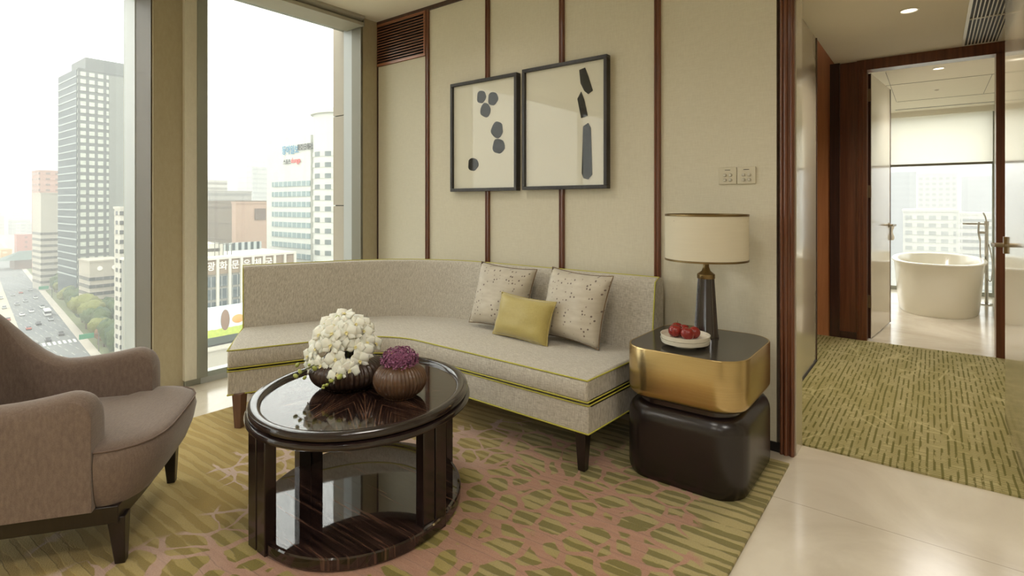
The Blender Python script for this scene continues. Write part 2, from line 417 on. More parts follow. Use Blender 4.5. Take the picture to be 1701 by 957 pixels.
# ================================================================== ROOM SHELL
CE, HC = 2.685, 2.45
WY = 2.87        # back wall face
struct('floor', B(-3.9, 2.4, -3.2, 3.02, -.1, 0), M['marble'], label='polished cream marble floor')
struct('floor', B(-4.45, -3.9, -3.2, 1.5, -.1, 0), M['marble'], label='marble floor in front of the left window')
struct('floor', B(-1.9, 1.6, 3.02, 5.62, -.1, -.004), M['marble'], label='floor slab under the hall carpet')
struct('floor', B(-1.9, 1.3, 5.62, 9.6, -.1, 0), M['marble'], label='pale marble bathroom floor')
struct('floor', B(-.9, .6, 3.02, 5.62, -.004, .008), M['hallcarpet'], label='green and sand patterned hall carpet')
struct('ceiling', B(-3.9, 2.5, 1.5, 3.02, CE, CE+.12), M['ceiling'], label='painted ceiling by the right window')
struct('ceiling', B(-4.36, 2.5, -3.3, 1.5, CE, CE+.12), M['ceiling'], label='painted ceiling of the sitting room')
bm = B(-.70, .50, 3.02, 5.66, HC, HC+.3)
struct('ceiling', bm, M['ceiling'], label='lower painted ceiling of the hall')
bm = bmesh.new(); box(bm, -1.9, 1.3, 5.76, 9.5, HC, HC+.2)
struct('ceiling', bm, M['ceiling'], label='white bathroom ceiling')
bm = bmesh.new(); box(bm, -1.9, -.7, 3.02, 5.66, 2.8, 2.9)
struct('ceiling', bm, M['ceiling'], label='raised ceiling above the closet recess')
# back wall (fabric panels) with opening to the hall
bm = bmesh.new(); box(bm, -3.75, -.60, WY, 3.02, 0, CE)
wb = struct('wall_back', bm, M['wallcloth'], label='fabric panelled wall behind the sofa')
struct('panel', B(-3.60, -3.035, WY-.006, WY, .1, 2.315), M['wallcloth_pale'], wb)
struct('wall_back', B(.36, 2.4, WY, 3.02, 0, CE), M['wallcloth'], label='wall right of the hall opening')
struct('wall_back', B(-.60, .36, WY+.02, 3.02, 2.45, CE), M['mahogany_h'], label='header above the hall opening')
# moulded vertical strips (double bead)
for i, x in enumerate((-3.021, -2.426, -1.824, -1.201)):
    bm = bmesh.new(); w = .036
    box(bm, x-w/2, x+w/2, WY-.012, WY, 0, 2.66)
    for s in (-.011, .011): lathe(bm, [(.006, 0), (.006, 2.66)], x+s, WY-.012, 10)
    struct('trim_%d' % (i+1), bm, M['mahogany'], label='vertical mahogany moulding on the back wall')
struct('trim_5', B(-3.612, -3.598, WY-.012, WY, 0, 2.66), M['walnut_d'], label='thin dark corner moulding')
struct('trim_6', B(-3.61, -.55, WY-.014, WY, 2.655, CE), M['walnut_d'], label='dark wooden crown strip')
struct('baseboard_back', B(-3.6, -.58, WY-.008, WY, 0, .045), M['dark'], label='dark baseboard')
# louvre grille high in the corner
lv = thing('louvre_grille', 'reddish-brown slatted wooden air grille high in the corner above the pale fabric panel', 'air grille', (-3.32, WY, 2.32))
link('backing', B(-3.6, -3.035, WY-.004, WY-.001, 2.325, 2.655), M['dark'], lv)
bm = bmesh.new()
for z0, z1 in ((2.318, 2.338), (2.645, 2.658)): box(bm, -3.6, -3.035, WY-.02, WY-.004, z0, z1)
box(bm, -3.05, -3.037, WY-.02, WY-.004, 2.338, 2.645)
link('frame', bm, M['mahogany_h'], lv)
sl = None
for k in range(14):
    z = 2.3515+k*.0218
    bm = bmesh.new(); rings(bm, [[(x, WY-.022, z), (x, WY-.022, z+.005), (x, WY-.004, z+.016), (x, WY-.004, z+.010)] for x in (-3.598, -3.05)])
    link('slat', bm, M['mahogany_h'], lv)
# jamb of the hall opening
bm = bmesh.new()
box(bm, -.582, -.52, WY-.018, 3.0, 0, 2.45)
for xx, r in ((-.574, .007), (-.556, .010), (-.530, .008)): lathe(bm, [(r, 0), (r, 2.45)], xx, WY-.018, 12)
struct('door_1', bm, M['mahogany'], label='moulded dark wood jamb of the hall opening')
struct('trim_7', B(-.522, -.514, 2.875, 3.02, 0, 2.45), M['gloss_panel'], label='cream lining inside the hall opening')
# hall walls
bm = bmesh.new(); box(bm, -.82, -.70, 3.02, 4.66, .0, HC); struct('wall_hall_left', bm, M['gloss_panel'], label='glossy cream panel on the left of the hall')
struct('trim_8', B(-.835, -.694, 4.66, 4.675, 0, HC), M['walnut_d'], label='dark edge of the glossy hall panel')
struct('baseboard_hall', B(-.702, -.692, 3.02, 4.66, 0, .02), M['dark'], label='dark skirting line of the hall panel')
bm = bmesh.new(); box(bm, -1.9, -.70, 5.66, 5.72, 0, 2.8); struct('wall_hall_end', bm, M['orangewood'], label='warm cherry wood panel at the end of the hall')
struct('trim_9', B(-.735, -.66, 5.625, 5.66, 0, HC), M['walnut_d'], label='dark wooden corner strip')
bm = bmesh.new(); box(bm, -.70, -.50, 5.66, 5.76, 0, HC); struct('wall_hall_end', bm, M['mahogany'], label='brown wood panel left of the bathroom door')
struct('baseboard_hall_end', B(-.70, -.53, 5.648, 5.66, 0, .06), M['walnut_d'], label='dark baseboard beside the bathroom door')
struct('wall_hall_closet', B(-1.95, -1.9, 3.0, 5.7, 0, 2.8), M['orangewood'], label='back of the closet recess')
struct('wall_hall_right', B(.50, .60, 3.02, 5.76, 0, 2.8), M['gloss_panel'], label='right wall of the hall')
bm = bmesh.new()
box(bm, -.53, -.455, 5.63, 5.77, 0, 2.37); box(bm, .385, .50, 5.63, 5.77, 0, 2.37); box(bm, -.53, .50, 5.63, 5.77, 2.36, HC)
for x in (-.515, -.49): lathe(bm, [(.007, 0), (.007, 2.37)], x, 5.63, 10)
struct('door_2', bm, M['mahogany'], label='mahogany frame of the bathroom doorway')
# bathroom shell
struct('wall_bath_left', B(-1.95, -1.9, 5.7, 9.6, 0, HC), M['stone'], label='left bathroom wall')
struct('wall_bath_front', B(-1.9, -.7, 5.72, 5.76, 0, HC), M['stone'], label='bathroom wall beside the door')
struct('wall_bath_right', B(.66, .76, 5.77, 9.5, 0, HC), M['stone'], label='right bathroom wall')
struct('wall_bath_front', B(.5, .7, 5.70, 5.77, 0, HC), M['stone'], label='bathroom wall right of the door')
# bathroom window
bm = bmesh.new()
box(bm, -1.9, .66, 9.30, 9.38, 0, .05); box(bm, -1.9, .66, 9.30, 9.38, 2.38, HC)
for x in (-1.9, -.62, .60): box(bm, x, x+.06, 9.30, 9.38, .05, 2.38)
w3 = struct('window_3', bm, M['alu'], label='tall window behind the bathtub')
struct('pane', B(-1.84, .60, 9.335, 9.345, .05, 2.38), M['glass'], w3)
# west window wall
XF = -3.84
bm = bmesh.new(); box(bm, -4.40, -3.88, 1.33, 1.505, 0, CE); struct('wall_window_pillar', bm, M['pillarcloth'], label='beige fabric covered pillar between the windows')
struct('trim_10', B(-4.154, -3.895, 1.322, 1.33, 0, CE), M['cheek'], label='side of the pillar with its shade put into the colour')  # pillar side turned from the window, its shade painted as dark colour
bm = bmesh.new()
box(bm, XF-.06, XF-.015, 1.505, 2.74, 0, .042)                  # bottom rail
box(bm, XF-.06, XF, 1.575, 1.64, .042, 2.64)             # left stile
box(bm, XF-.06, XF, 1.505, 2.74, 2.63, CE)
w2 = struct('window_2', bm, M['alu'], label='tall right-hand window frame behind the sofa', bev=.004)
struct('window_liner', B(XF-.10, XF-.008, 1.500, 1.575, .042, 2.64), M['wallcloth_pale'], w2)
struct('window_stile', B(XF-.004, XF+.11, 2.705, 2.74, .042, 2.64), M['alu_light'], w2)
struct('window_reveal', B(XF+.11, -3.612, 2.70, 2.74, 0, 2.66), M['alu_dark'], w2)
struct('pane', B(XF-.012, XF-.004, 1.64, 2.74, .042, 2.64), M['glass'], w2)
struct('window_sill', B(XF-.09, XF-.014, 1.60, 2.70, .0, .072), M['alu_light'], w2)
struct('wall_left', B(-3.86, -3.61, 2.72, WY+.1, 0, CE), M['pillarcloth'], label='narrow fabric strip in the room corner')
bm = bmesh.new()
for z0, z1 in ((-3, .22), (.228, 1.178), (1.186, 1.93), (1.938, 3.5)): box(bm, -4.02, -3.86, 2.725, 3.3, z0, z1)
struct('wall_outside_core', B(-4.01, -3.865, 2.74, 3.3, -3, 3.5), M['dark'], label='dark joints behind the cladding')
struct('wall_outside', bm, M['stone_out'], label='beige stone cladding outside the window')
# left window
XL = -4.30
bm = bmesh.new()
box(bm, XL-.06, -4.155, 1.318, 1.36, .0, CE); box(bm, XL-.06, XL, -3.1, 1.318, 0, .05); box(bm, XL-.06, XL, -3.1, 1.318, 2.6, CE)
box(bm, XL-.06, XL, -1.7, -1.62, 0, CE); box(bm, XL-.06, XL, -3.2, -3.1, 0, CE)
w1 = struct('window_1', bm, M['alu_light'], label='pale metal frame of the left window', bev=.004)
struct('pane', B(XL-.04, XL-.032, -1.62, 1.318, .05, 2.6), M['glass'], w1)
struct('pane', B(XL-.04, XL-.032, -3.1, -1.7, .05, 2.6), M['glass'], w1)
struct('wall_south', B(-4.4, 2.5, -3.3, -3.2, 0, CE), M['wallcloth'], label='wall behind the camera')
struct('wall_right', B(2.4, 2.5, -3.2, 3.02, 0, CE), M['wallcloth'], label='right wall of the sitting room')
# blind cassette
bc = thing('blind_cassette', 'grey metal roller blind cassette under the ceiling above the right window', 'blind', (-3.6, 2.1, CE))
bm = bmesh.new()
prof = [(-3.56, CE), (-3.56, CE-.02), (-3.60, CE-.035), (-3.575, CE-.05), (-3.575, CE-.075), (-3.80, CE-.075), (-3.80, CE)]
rings(bm, [[(x, y, z) for x, z in prof] for y in (.2, 2.70)])
link('cassette', bm, M['shade_grey'], bc, ang=20)
link('end_cap', B(-3.80, -3.572, 2.70, 2.706, CE-.078, CE-.018), M['alu'], bc)

# ================================================================== ART
def art(name, label, x0, x1, z0, z1, shapes):
    y0, y1 = 2.825, WY-.001
    t = thing(name, label, 'framed art', ((x0+x1)/2, WY, z0), group='framed pictures')
    fw = .022
    bm = bmesh.new()
    box(bm, x0, x1, y0, y1, z0, z0+fw); box(bm, x0, x1, y0, y1, z1-fw, z1)
    box(bm, x0, x0+fw, y0, y1, z0+fw, z1-fw); box(bm, x1-fw, x1, y0, y1, z0+fw, z1-fw)
    link('picture_frame', bm, M['artframe'], t, bev=.002)
    bk = link('mount', B(x0+fw, x1-fw, y1-.026, y1-.020, z0+fw, z1-fw), M['mat'], t)
    for nm, pts in shapes:
        P = [(x0+u*(x1-x0), z0+v*(z1-z0)) for u, v in pts]
        bm = bmesh.new(); rings(bm, [[(x, y1-.030, z) for x, z in P], [(x, y1-.0265, z) for x, z in P]])
        link(nm, bm, M['ink'], bk)
    link('glass', B(x0+fw, x1-fw, y0+.008, y0+.010, z0+fw, z1-fw), M['artglass'], t)
def blob(cx, cz, rx, rz, seed, n=18):
    rnd = random.Random(seed); ph = rnd.random()*6
    return [(cx+rx*(1+.08*math.sin(3*a+ph)+.05*math.sin(5*a+ph*2))*math.cos(a), cz+rz*(1+.07*math.sin(2*a+ph)+.04*math.sin(4*a))*math.sin(a)) for a in [2*PI*i/n for i in range(n)]]
def uv1(px_, py_, L, R, tl, bl, tr, br):   # picture-relative coordinates read off the photo
    u = (px_-L)/(R-L); zt = tl+(tr-tl)*u; zb = bl+(br-bl)*u
    # perspective-correct horizontal position
    return u, 1-(py_-zt)/(zb-zt)
A1 = lambda x, y: uv1(x, y, 750, 860, 141, 319, 121, 317)
A2 = lambda x, y: uv1(x, y, 869, 1009, 118, 316, 90, 313)
s1 = []
for k, (x, y, rx, ry) in enumerate(((802, 161, .066, .060), (821, 164, .072, .062), (809, 183, .076, .062), (828, 216, .085, .069), (830, 243, .086, .068), (788, 273.5, .078, .062))):
    u, v = A1(x, y); s1.append(('cut_out', blob(u, v, rx, ry, k+3)))
art('framed_art', 'black-framed picture of six dark round pebble shapes, left of the pair above the sofa', -2.747, -2.148, 1.284, 2.056, s1)
s2 = [('cut_out', [A2(*p) for p in poly]) for poly in (
    [(965, 116), (974, 112), (979, 126), (986, 150), (979, 156), (973, 151), (967, 138)],
    [(962, 164), (968, 152), (973, 166), (978, 192), (968, 196)],
    [(971, 210), (979, 204), (983, 212), (985, 290), (979, 298), (972, 296), (969, 288)])]
art('framed_art', 'black-framed picture of three tall dark stone slivers, right of the pair above the sofa', -2.104, -1.492, 1.287, 2.065, s2)
# ================================================================== SWITCH PLATES
for i, (x0, x1, lb) in enumerate(((-.870, -.783, 'square switch plate with four round buttons, left of the two beside the lamp'), (-.780, -.693, 'square switch plate with four round buttons, right of the two nearest the hall jamb'))):
    t = thing('switch_plate', lb, 'light switch', ((x0+x1)/2, WY, 1.30), group='switch plates')
    link('plate', B(x0, x1, WY-.010, WY, 1.298, 1.383), M['switch'], t, bev=.002)
    bm = B(x0+.03, x1-.03, WY-.0108, WY-.0098, 1.368, 1.3705); link('indicator', bm, M['ink'], t)
    for dx in (-.013, .014):
        for dz in (.020, .045):
            bm = bmesh.new(); lathe(bm, [(.0085, 0), (.0085, .004), (.006, .007), (.002, .008)], 0, 0, 16)
            bm.transform(Matrix.Translation(((x0+x1)/2+dx, WY-.010, 1.298+dz)) @ Matrix.Rotation(PI/2, 4, 'X'))
            link('button', bm, M['button'], t)

# ================================================================== RUG
bm = bmesh.new(); box(bm, -3.25, -.52, -.6, 2.75, .0, .012)
setp(link('rug', bm, M['rug'], bev=.004), 'large green, ochre and pink patterned rug under the sofa and coffee table', 'rug')
RZ = .012

# ================================================================== SOFA
def fillet(p0, pc, p1, r, n=14, seg=10):
    p0, pc, p1 = Vector(p0), Vector(pc), Vector(p1)
    d0 = (p0-pc).normalized(); d1 = (p1-pc).normalized()
    ang = math.acos(d0.dot(d1)); tl = r/math.tan(ang/2)
    a = pc+d0*tl; b = pc+d1*tl
    bis = (d0+d1).normalized(); c = pc+bis*(r/math.sin(ang/2))
    va = a-c; vb = b-c; tot = va.angle(vb)
    sgn = 1 if va.x*vb.y-va.y*vb.x > 0 else -1
    out = [p0.lerp(a, i/seg) for i in range(seg)]
    for i in range(n+1):
        t = tot*i/n*sgn; out.append(c+Vector((va.x*math.cos(t)-va.y*math.sin(t), va.x*math.sin(t)+va.y*math.cos(t))))
    out += [b.lerp(p1, i/seg) for i in range(1, seg+1)]
    return out
FR = fillet((-2.925, 1.345), (-2.57, 2.115), (-1.19, 2.075), .42)
BI = fillet((-3.40, 1.66), (-2.905, 2.69), (-1.16, 2.69), .85)
BR = fillet((-3.525, 1.72), (-2.985, 2.825), (-1.15, 2.825), .95)
sofa = thing('curved_sofa', 'long curved greige tweed sofa with chartreuse piping along the back wall', 'sofa', (-2.1, 2.4, RZ))
def off(Fl, Bl, f, b):   # points between front and back curves
    return [F.lerp(Bk, f) for F, Bk in zip(Fl, Bl)], [Bk.lerp(F, b) for F, Bk in zip(Fl, Bl)]
def slab(Fl, Bl, z0, z1, crown=0, bulge=0, n=8):
    rs = []
    for F, Bk in zip(Fl, Bl):
        ring = []
        d = (F-Bk).normalized()
        ring.append((*Bk, z0)); ring.append((*F, z0))
        for k in range(1, 4):
            p = F+d*bulge*math.sin(PI*k/4); ring.append((p.x, p.y, z0+(z1-z0)*k/4))
        ring.append((*F, z1))
        for k in range(1, n):
            p = F.lerp(Bk, k/n); ring.append((p.x, p.y, z1+crown*math.sin(PI*k/n)))
        ring.append((*Bk, z1)); rs.append(ring)
    bm = bmesh.new(); rings(bm, rs); return bm
Fc = FR
base = link('seat_base', slab(*off(FR, BR, .010, .012), .19, .316), M['tweed'], sofa, bev=.006)
# dark inset between base and cushion
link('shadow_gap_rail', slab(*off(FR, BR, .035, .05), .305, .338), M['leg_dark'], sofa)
cush = link('seat_cushion', slab(FR, [b.lerp(f, -.02) for f, b in zip(FR, BI)], .330, .425, .012, .008), M['tweed'], sofa, bev=.012)
# backrest: reclined slab with softly rounded top
rs = []
for I, O in zip(BI, BR):
    I2 = I.lerp(O, .28)
    rs.append([(*O, .30), (*I, .30), (*I, .42), (*I.lerp(I2, .5), .62), (*I2, .775), (*I2.lerp(O, .12), .800), (*I2.lerp(O, .5), .806), (*I2.lerp(O, .9), .800), (*O, .785)])
bm = bmesh.new(); rings(bm, rs)
back = link('backrest', bm, M['tweed'], sofa, ang=60, bev=.006)
def pipe(pts, parent, r=.0036):
    bm = bmesh.new(); tube(bm, pts, r, 8); link('piping', bm, M['piping'], parent, ang=80)
def loopz(z, F_, B_): return [(*B_[0], z)]+[(*p, z) for p in F_]+[(*B_[-1], z)]
pipe([(*p, .4265) for p in [BI[0].lerp(FR[0], .0)]+[BI[0].lerp(FR[0], .5)]+FR+[BI[-1].lerp(FR[-1], .5), BI[-1]]], cush)
pipe([(*p, .331) for p in [BI[0]]+FR+[BI[-1]]], cush)
pipe([(*p, .315) for p in [BR[0]]+off(FR, BR, .008, 0)[0]+[BR[-1]]], base)
pipe([(*p, .191) for p in [BR[0]]+off(FR, BR, .008, 0)[0]+[BR[-1]]], base)
I2 = [I.lerp(O, .62) for I, O in zip(BI, BR)]
pipe([(*BI[0], .43), (*BI[0].lerp(BR[0], .28), .785)]+[(*p, .806) for p in I2]+[(*BI[-1].lerp(BR[-1], .28), .785), (*BI[-1], .43)], back)
def tleg(x, y, z0, z1, w0, w1, mat, parent, rot=0, dx=0, dy=0, name='leg'):
    bm = bmesh.new()
    def sq(w, cx, cy, z):
        return [(cx+w/2*(a*math.cos(rot)-b*math.sin(rot)), cy+w/2*(a*math.sin(rot)+b*math.cos(rot)), z) for a, b in ((-1, -1), (1, -1), (1, 1), (-1, 1))]
    rings(bm, [sq(w0, x+dx, y+dy, z0), sq(w1, x, y, z1)]); return link(name, bm, mat, parent, bev=.003)
tleg(-1.235, 2.115, RZ, .195, .035, .055, M['leg_dark'], sofa, 0)
tleg(-2.915, 1.405, RZ, .195, .038, .055, M['leg_brown'], sofa, .5)
tleg(-3.42, 1.72, .0, .195, .038, .055, M['leg_brown'], sofa, .5)
tleg(-1.235, 2.76, 0, .195, .035, .055, M['leg_dark'], sofa, 0)
tleg(-2.55, 2.20, RZ, .195, .035, .055, M['leg_dark'], sofa, .6)

# ================================================================== PILLOWS
def pillow(name, label, c, w, h, th, lean, yaw, roll, mat, seed, pinch=.085, trim=None, group=None):
    bm = bmesh.new(); n = 22; rnd = random.Random(seed); V = {}
    for side in (1, -1):
        for i in range(n+1):
            for j in range(n+1):
                u = -1+2*i/n; v = -1+2*j/n
                edge = i in (0, n) or j in (0, n)
                if side == -1 and edge: V[(side, i, j)] = V[(1, i, j)]; continue
                x = u*w/2*(1-pinch*(1-abs(v))**.0*(1-v*v)*abs(u)**3)
                z = v*h/2*(1-pinch*(1-u*u)*abs(v)**3)
                t = th/2*((1-u**4)*(1-v**4))**.55*(1-.25*(u*u+v*v)/2)
                k = .008*mnoise.noise(Vector((u*1.7+seed, v*1.7, side)))*(0 if edge else 1)
                V[(side, i, j)] = bm.verts.new((x, -side*(t+k), z))
        for i in range(n):
            for j in range(n):
                try: bm.faces.new((V[(side, i, j)], V[(side, i+1, j)], V[(side, i+1, j+1)], V[(side, i, j+1)]))
                except ValueError: pass
    R = Matrix.Translation(c) @ Matrix.Rotation(yaw, 4, 'Z') @ Matrix.Rotation(lean, 4, 'X') @ Matrix.Rotation(roll, 4, 'Y')
    t_ = thing(name, label, 'cushion', (c[0], c[1], .43), 0, group)
    edgep = [V[(1, i, 0)].co.copy() for i in range(n)]+[V[(1, n, j)].co.copy() for j in range(n)]+[V[(1, i, n)].co.copy() for i in range(n, 0, -1)]+[V[(1, 0, j)].co.copy() for j in range(n, 0, -1)]
    bm.transform(R)
    link('cover', bm, mat, t_, ang=80)
    b2 = bmesh.new(); tube(b2, [R @ p for p in edgep], .0035, 6, closed=True)
    link('piping', b2, trim or mat, t_, ang=80)
def dotted():
    n = N('dotted_silk'); p = n.pos()
    q = n.mapping(p, (1, 0, 1))
    f = n.noise(n.mapping(p, (60, 60, 60)), 1, 3); g = n.noise(p, 9, 2)
    base = n.mix(g, rgb(184, 174, 156), rgb(222, 216, 202))
    base = n.mix(n.math('MULTIPLY', n.noise(n.mapping(p, (14, 4, 50)), 1, 2), .6), base, rgb(150, 134, 108))
    def dots(scale, off_, r, m):
        v = n.n('ShaderNodeTexVoronoi', feature='F1'); v.inputs['Scale'].default_value = scale; v.inputs['Randomness'].default_value = .55
        n.l(n.mapping(q, loc=(off_, 0, off_*.7)), v.inputs['Vector'])
        return n.math('LESS_THAN', v.outputs['Distance'], r)
    clus = n.sstep(n.noise(q, 11, 1), .44, .50)
    d = n.math('MULTIPLY', dots(46, .1, .23, 1), clus)
    col = n.mix(n.math('MULTIPLY', d, .85), base, rgb(84, 62, 58))
    n.bump(f, .1, .001)
    return n.fin(col, .5, 0, Sheen_Weight=.3)
M['dotted'] = dotted()
M['trimbrown'] = plain('brown_cushion_trim', rgb(120, 100, 76), .7)
pillow('throw_pillow', 'square cream cushion with small brown dots, left of the pair on the sofa', (-2.085, 2.60, .632), .41, .385, .15, -.28, .10, .06, M['dotted'], 3, trim=M['trimbrown'], group='dotted cushions')
pillow('throw_pillow', 'square cream cushion with small brown dots, right of the pair by the side table', (-1.565, 2.585, .635), .42, .39, .15, -.30, -.10, .04, M['dotted'], 8, trim=M['trimbrown'], group='dotted cushions')
pillow('lumbar_pillow', 'small gold silk cushion leaning in front of the dotted pair', (-1.825, 2.465, .553), .41, .245, .12, -.30, -.08, .03, M['goldsilk'], 15, trim=M['goldsilk'])

# ================================================================== SIDE TABLE
TX0, TX1, TY0, TY1 = -1.105, -.585, 2.21, 2.79
st = thing('side_table', 'square side table with dark leather drum base and thick brushed brass upper band', 'side table', (-.845, 2.5, RZ))
bm = bmesh.new(); rs = []
R_ = .13
for dz, ins in ((RZ, .012), (.03, .003), (.05, 0), (.262, 0), (.284, .003), (.304, .011), (.319, .024), (.328, .040), (.331, .06)):
    rs.append([(x, y, dz) for x, y in rrect(TX0+ins, TX1-ins, TY0+ins, TY1-ins, max(.02, R_-ins), 10)])
rings(bm, rs); link('base', bm, M['blackleather'], st, ang=50)
bm = bmesh.new(); rings(bm, [[(x, y, z) for x, y in rrect(TX0+.045, TX1-.045, TY0+.045, TY1-.045, .1, 10)] for z in (.328, .362)])
link('neck', bm, M['ebony'], st)
bm = bmesh.new(); rs = []
for dz, ins in ((.350, .050), (.351, .036), (.356, .020), (.366, .008), (.380, .001), (.392, 0), (.566, 0), (.571, .002), (.572, .006), (.5705, .008), (.568, .008)):
    rs.append([(x, y, dz) for x, y in rrect(TX0+ins, TX1-ins, TY0+ins, TY1-ins, R_-ins, 12)])
rings(bm, rs); link('brass_band', bm, M['brass'], st, ang=50)
bm = bmesh.new(); rings(bm, [[(x, y, z) for x, y in rrect(TX0+.008, TX1-.008, TY0+.008, TY1-.008, R_-.008, 12)] for z in (.566, .571)])
link('tabletop', bm, M['blackglass'], st)
TT = .571

# ================================================================== TABLE LAMP
lx, ly = -.85, 2.60
lp = thing('table_lamp', 'unlit table lamp with cream drum shade and fluted dark tapered body on the side table', 'lamp', (lx, ly, TT))
flute = lambda a, r, z: 1-.10*abs(math.sin(a*5))**.8
bm = bmesh.new(); lathe(bm, [(.060, TT), (.060, TT+.006), (.057, TT+.012), (.039, .848)], lx, ly, 80, fn=flute)
link('lamp_body', bm, M['ebony'], lp, ang=50)
bm = bmesh.new(); lathe(bm, [(.040, .846), (.041, .849), (.041, .866), (.033, .872), (.020, .882), (.014, .90), (.013, .97), (.006, .975), (.006, 1.10)], lx, ly, 32)
link('neck', bm, M['brass_dark'], lp)
bm = bmesh.new(); R1 = .187; ZB, ZT = .935, 1.147
lathe(bm, [(R1, ZB), (R1, ZT), (R1-.003, ZT), (R1-.003, ZB)], lx, ly, 72, cap0=False, cap1=False)
sh = link('lamp_shade', bm, M['lampshade'], lp)
bm = bmesh.new()
for a in range(3): tube(bm, [(lx, ly, 1.10), (lx+R1*math.cos(a*2.094), ly+R1*math.sin(a*2.094), 1.12)], .0022, 6)
link('spider', bm, M['brass_dark'], sh)
for z0 in (ZB-.003, ZT-.006):
    bm = bmesh.new(); lathe(bm, [(R1+.0018, z0), (R1+.0018, z0+.009), (R1-.0045, z0+.009), (R1-.0045, z0), (R1+.0018, z0)], lx, ly, 72, cap0=False, cap1=False)
    link('shade_trim', bm, M['brass_dark'], sh)
bm = bmesh.new(); lathe(bm, [(.003, .985), (.014, .99), (.016, 1.01), (.026, 1.035), (.028, 1.05), (.02, 1.072), (.004, 1.08)], lx+.0, ly, 20)
link('bulb', bm, M['white'], lp)

# ================================================================== PLATES AND APPLES
pxx, pyy = -.868, 2.375
pz = TT
prof0 = [(.050, 0), (.050, .008), (.085, .012), (.102, .017), (.106, .034), (.103, .034), (.099, .021), (.08, .018), (.0, .018)]
for k in range(2):
    bm = bmesh.new(); o = .0185*k
    lathe(bm, [(max(r, .0008), pz+o+z) for r, z in prof0], pxx, pyy, 56)
    setp(link('plate', bm, M['plate'], ang=30), ('lower ivory porcelain plate of the stack of two beside the lamp', 'upper ivory porcelain plate holding the red apples')[k], 'plate', 'stacked ivory plates')
ap0 = None
for k, (dx, dy, dz, lb) in enumerate(((-.040, -.018, 0, 'leftmost red apple at the front of the plate'), (.018, -.036, 0, 'front right red apple on the plate, nearest the camera'),
        (-.052, .032, 0, 'red apple at the back left rim side of the plate'), (.046, .012, 0, 'rightmost red apple beside the lamp foot'), (-.004, .036, .003, 'red apple in the middle back of the pile'))):
    z = pz+.0185+.0185
    if ap0 is None:
        t = thing('apple', lb, 'apple', (pxx+dx, pyy+dy, z), 0, 'red apples on the plate'); ap0 = t
        prof = []
        for i in range(15):
            a = PI*i/14; r = .0285*math.sin(a)*(1+.06*math.cos(a)); h = .027*(1-math.cos(a))
            if i > 11: h -= (i-11)**2*.0009
            prof.append((max(r, .0006), h))
        bm = bmesh.new(); lathe(bm, prof, 0, 0, 24); link('flesh', bm, M['apple'], t, world=False, ang=60)
        bm = bmesh.new(); tube(bm, [(0, 0, .044), (.001, 0, .054), (.004, 0, .061)], .0012, 6); link('stalk', bm, M['stem'], t, world=False)
    else:
        t = copy_tree(ap0); t.location = (pxx+dx, pyy+dy, z+dz); t.rotation_euler = (.15*k, .1*k, k*1.3); t['label'] = lb

# ================================================================== COFFEE TABLE
ccx, ccy, RA, RB_, TR = -1.80, 1.362, .455, .405, math.atan2(-.836, .549)
ct = thing('coffee_table', 'oval dark macassar coffee table with raised rim and lower shelf', 'coffee table', (ccx, ccy, RZ), TR)
def ell(rs_, z, n=72):
    ka = rs_; out = []
    for i in range(n):
        a = 2*PI*i/n; u = (RA+ka)*math.cos(a); v = (RB_+ka)*math.sin(a)
        out.append((ccx+u*math.cos(TR)-v*math.sin(TR), ccy+u*math.sin(TR)+v*math.cos(TR), z))
    return out
bm = bmesh.new()
rings(bm, [ell(-.045, .4415), ell(-.005, .4415), ell(.004, .446), ell(.006, .458), ell(.002, .466), ell(-.010, .4705), ell(-.026, .4695), ell(-.036, .464), ell(-.040, .4545), ell(-.045, .4535)], False, False)
link('rim', bm, M['tablewood'], ct, ang=40)
bm = bmesh.new(); rings(bm, [ell(-.06, .415), ell(.006, .415), ell(.013, .420), ell(.015, .429), ell(.011, .437), ell(-.004, .4415), ell(-.06, .4415)])
link('apron', bm, M['tablewood'], ct, ang=40)
bm = bmesh.new(); rings(bm, [ell(-.041, .436), ell(-.041, .4545)])
link('tabletop', bm, veneer_burst(ccx, ccy), ct)
bm = bmesh.new(); rings(bm, [ell(-.03, RZ+.0), ell(-.022, .022), ell(-.022, .055), ell(-.026, .060), ell(-.035, .0615)], True, True)
link('shelf', bm, M['shelf'], ct, ang=6)
def tleg2(cx, cy, ax):   # pair of boards with a groove; ax=0 faces +-Y, ax=1 faces +-X
    for s in (-1, 1):
        a0, a1 = (.003, .056) if s > 0 else (-.056, -.003)
        if ax == 0: bm = B(cx+a0, cx+a1, cy-.021, cy+.021, RZ, .420)
        else: bm = B(cx-.021, cx+.021, cy+a0, cy+a1, RZ, .420)
        link('leg', bm, M['tablewood'], ct, bev=.003)
    bm = B(cx-.006, cx+.006, cy-.015, cy+.015, RZ+.002, .418) if ax == 0 else B(cx-.015, cx+.015, cy-.006, cy+.006, RZ+.002, .418)
    link('leg_groove', bm, M['dark'], ct)
tleg2(-1.828, .958, 0); tleg2(-1.438, 1.382, 1); tleg2(-2.165, 1.345, 1); tleg2(-1.775, 1.766, 0)
TZ = .4545
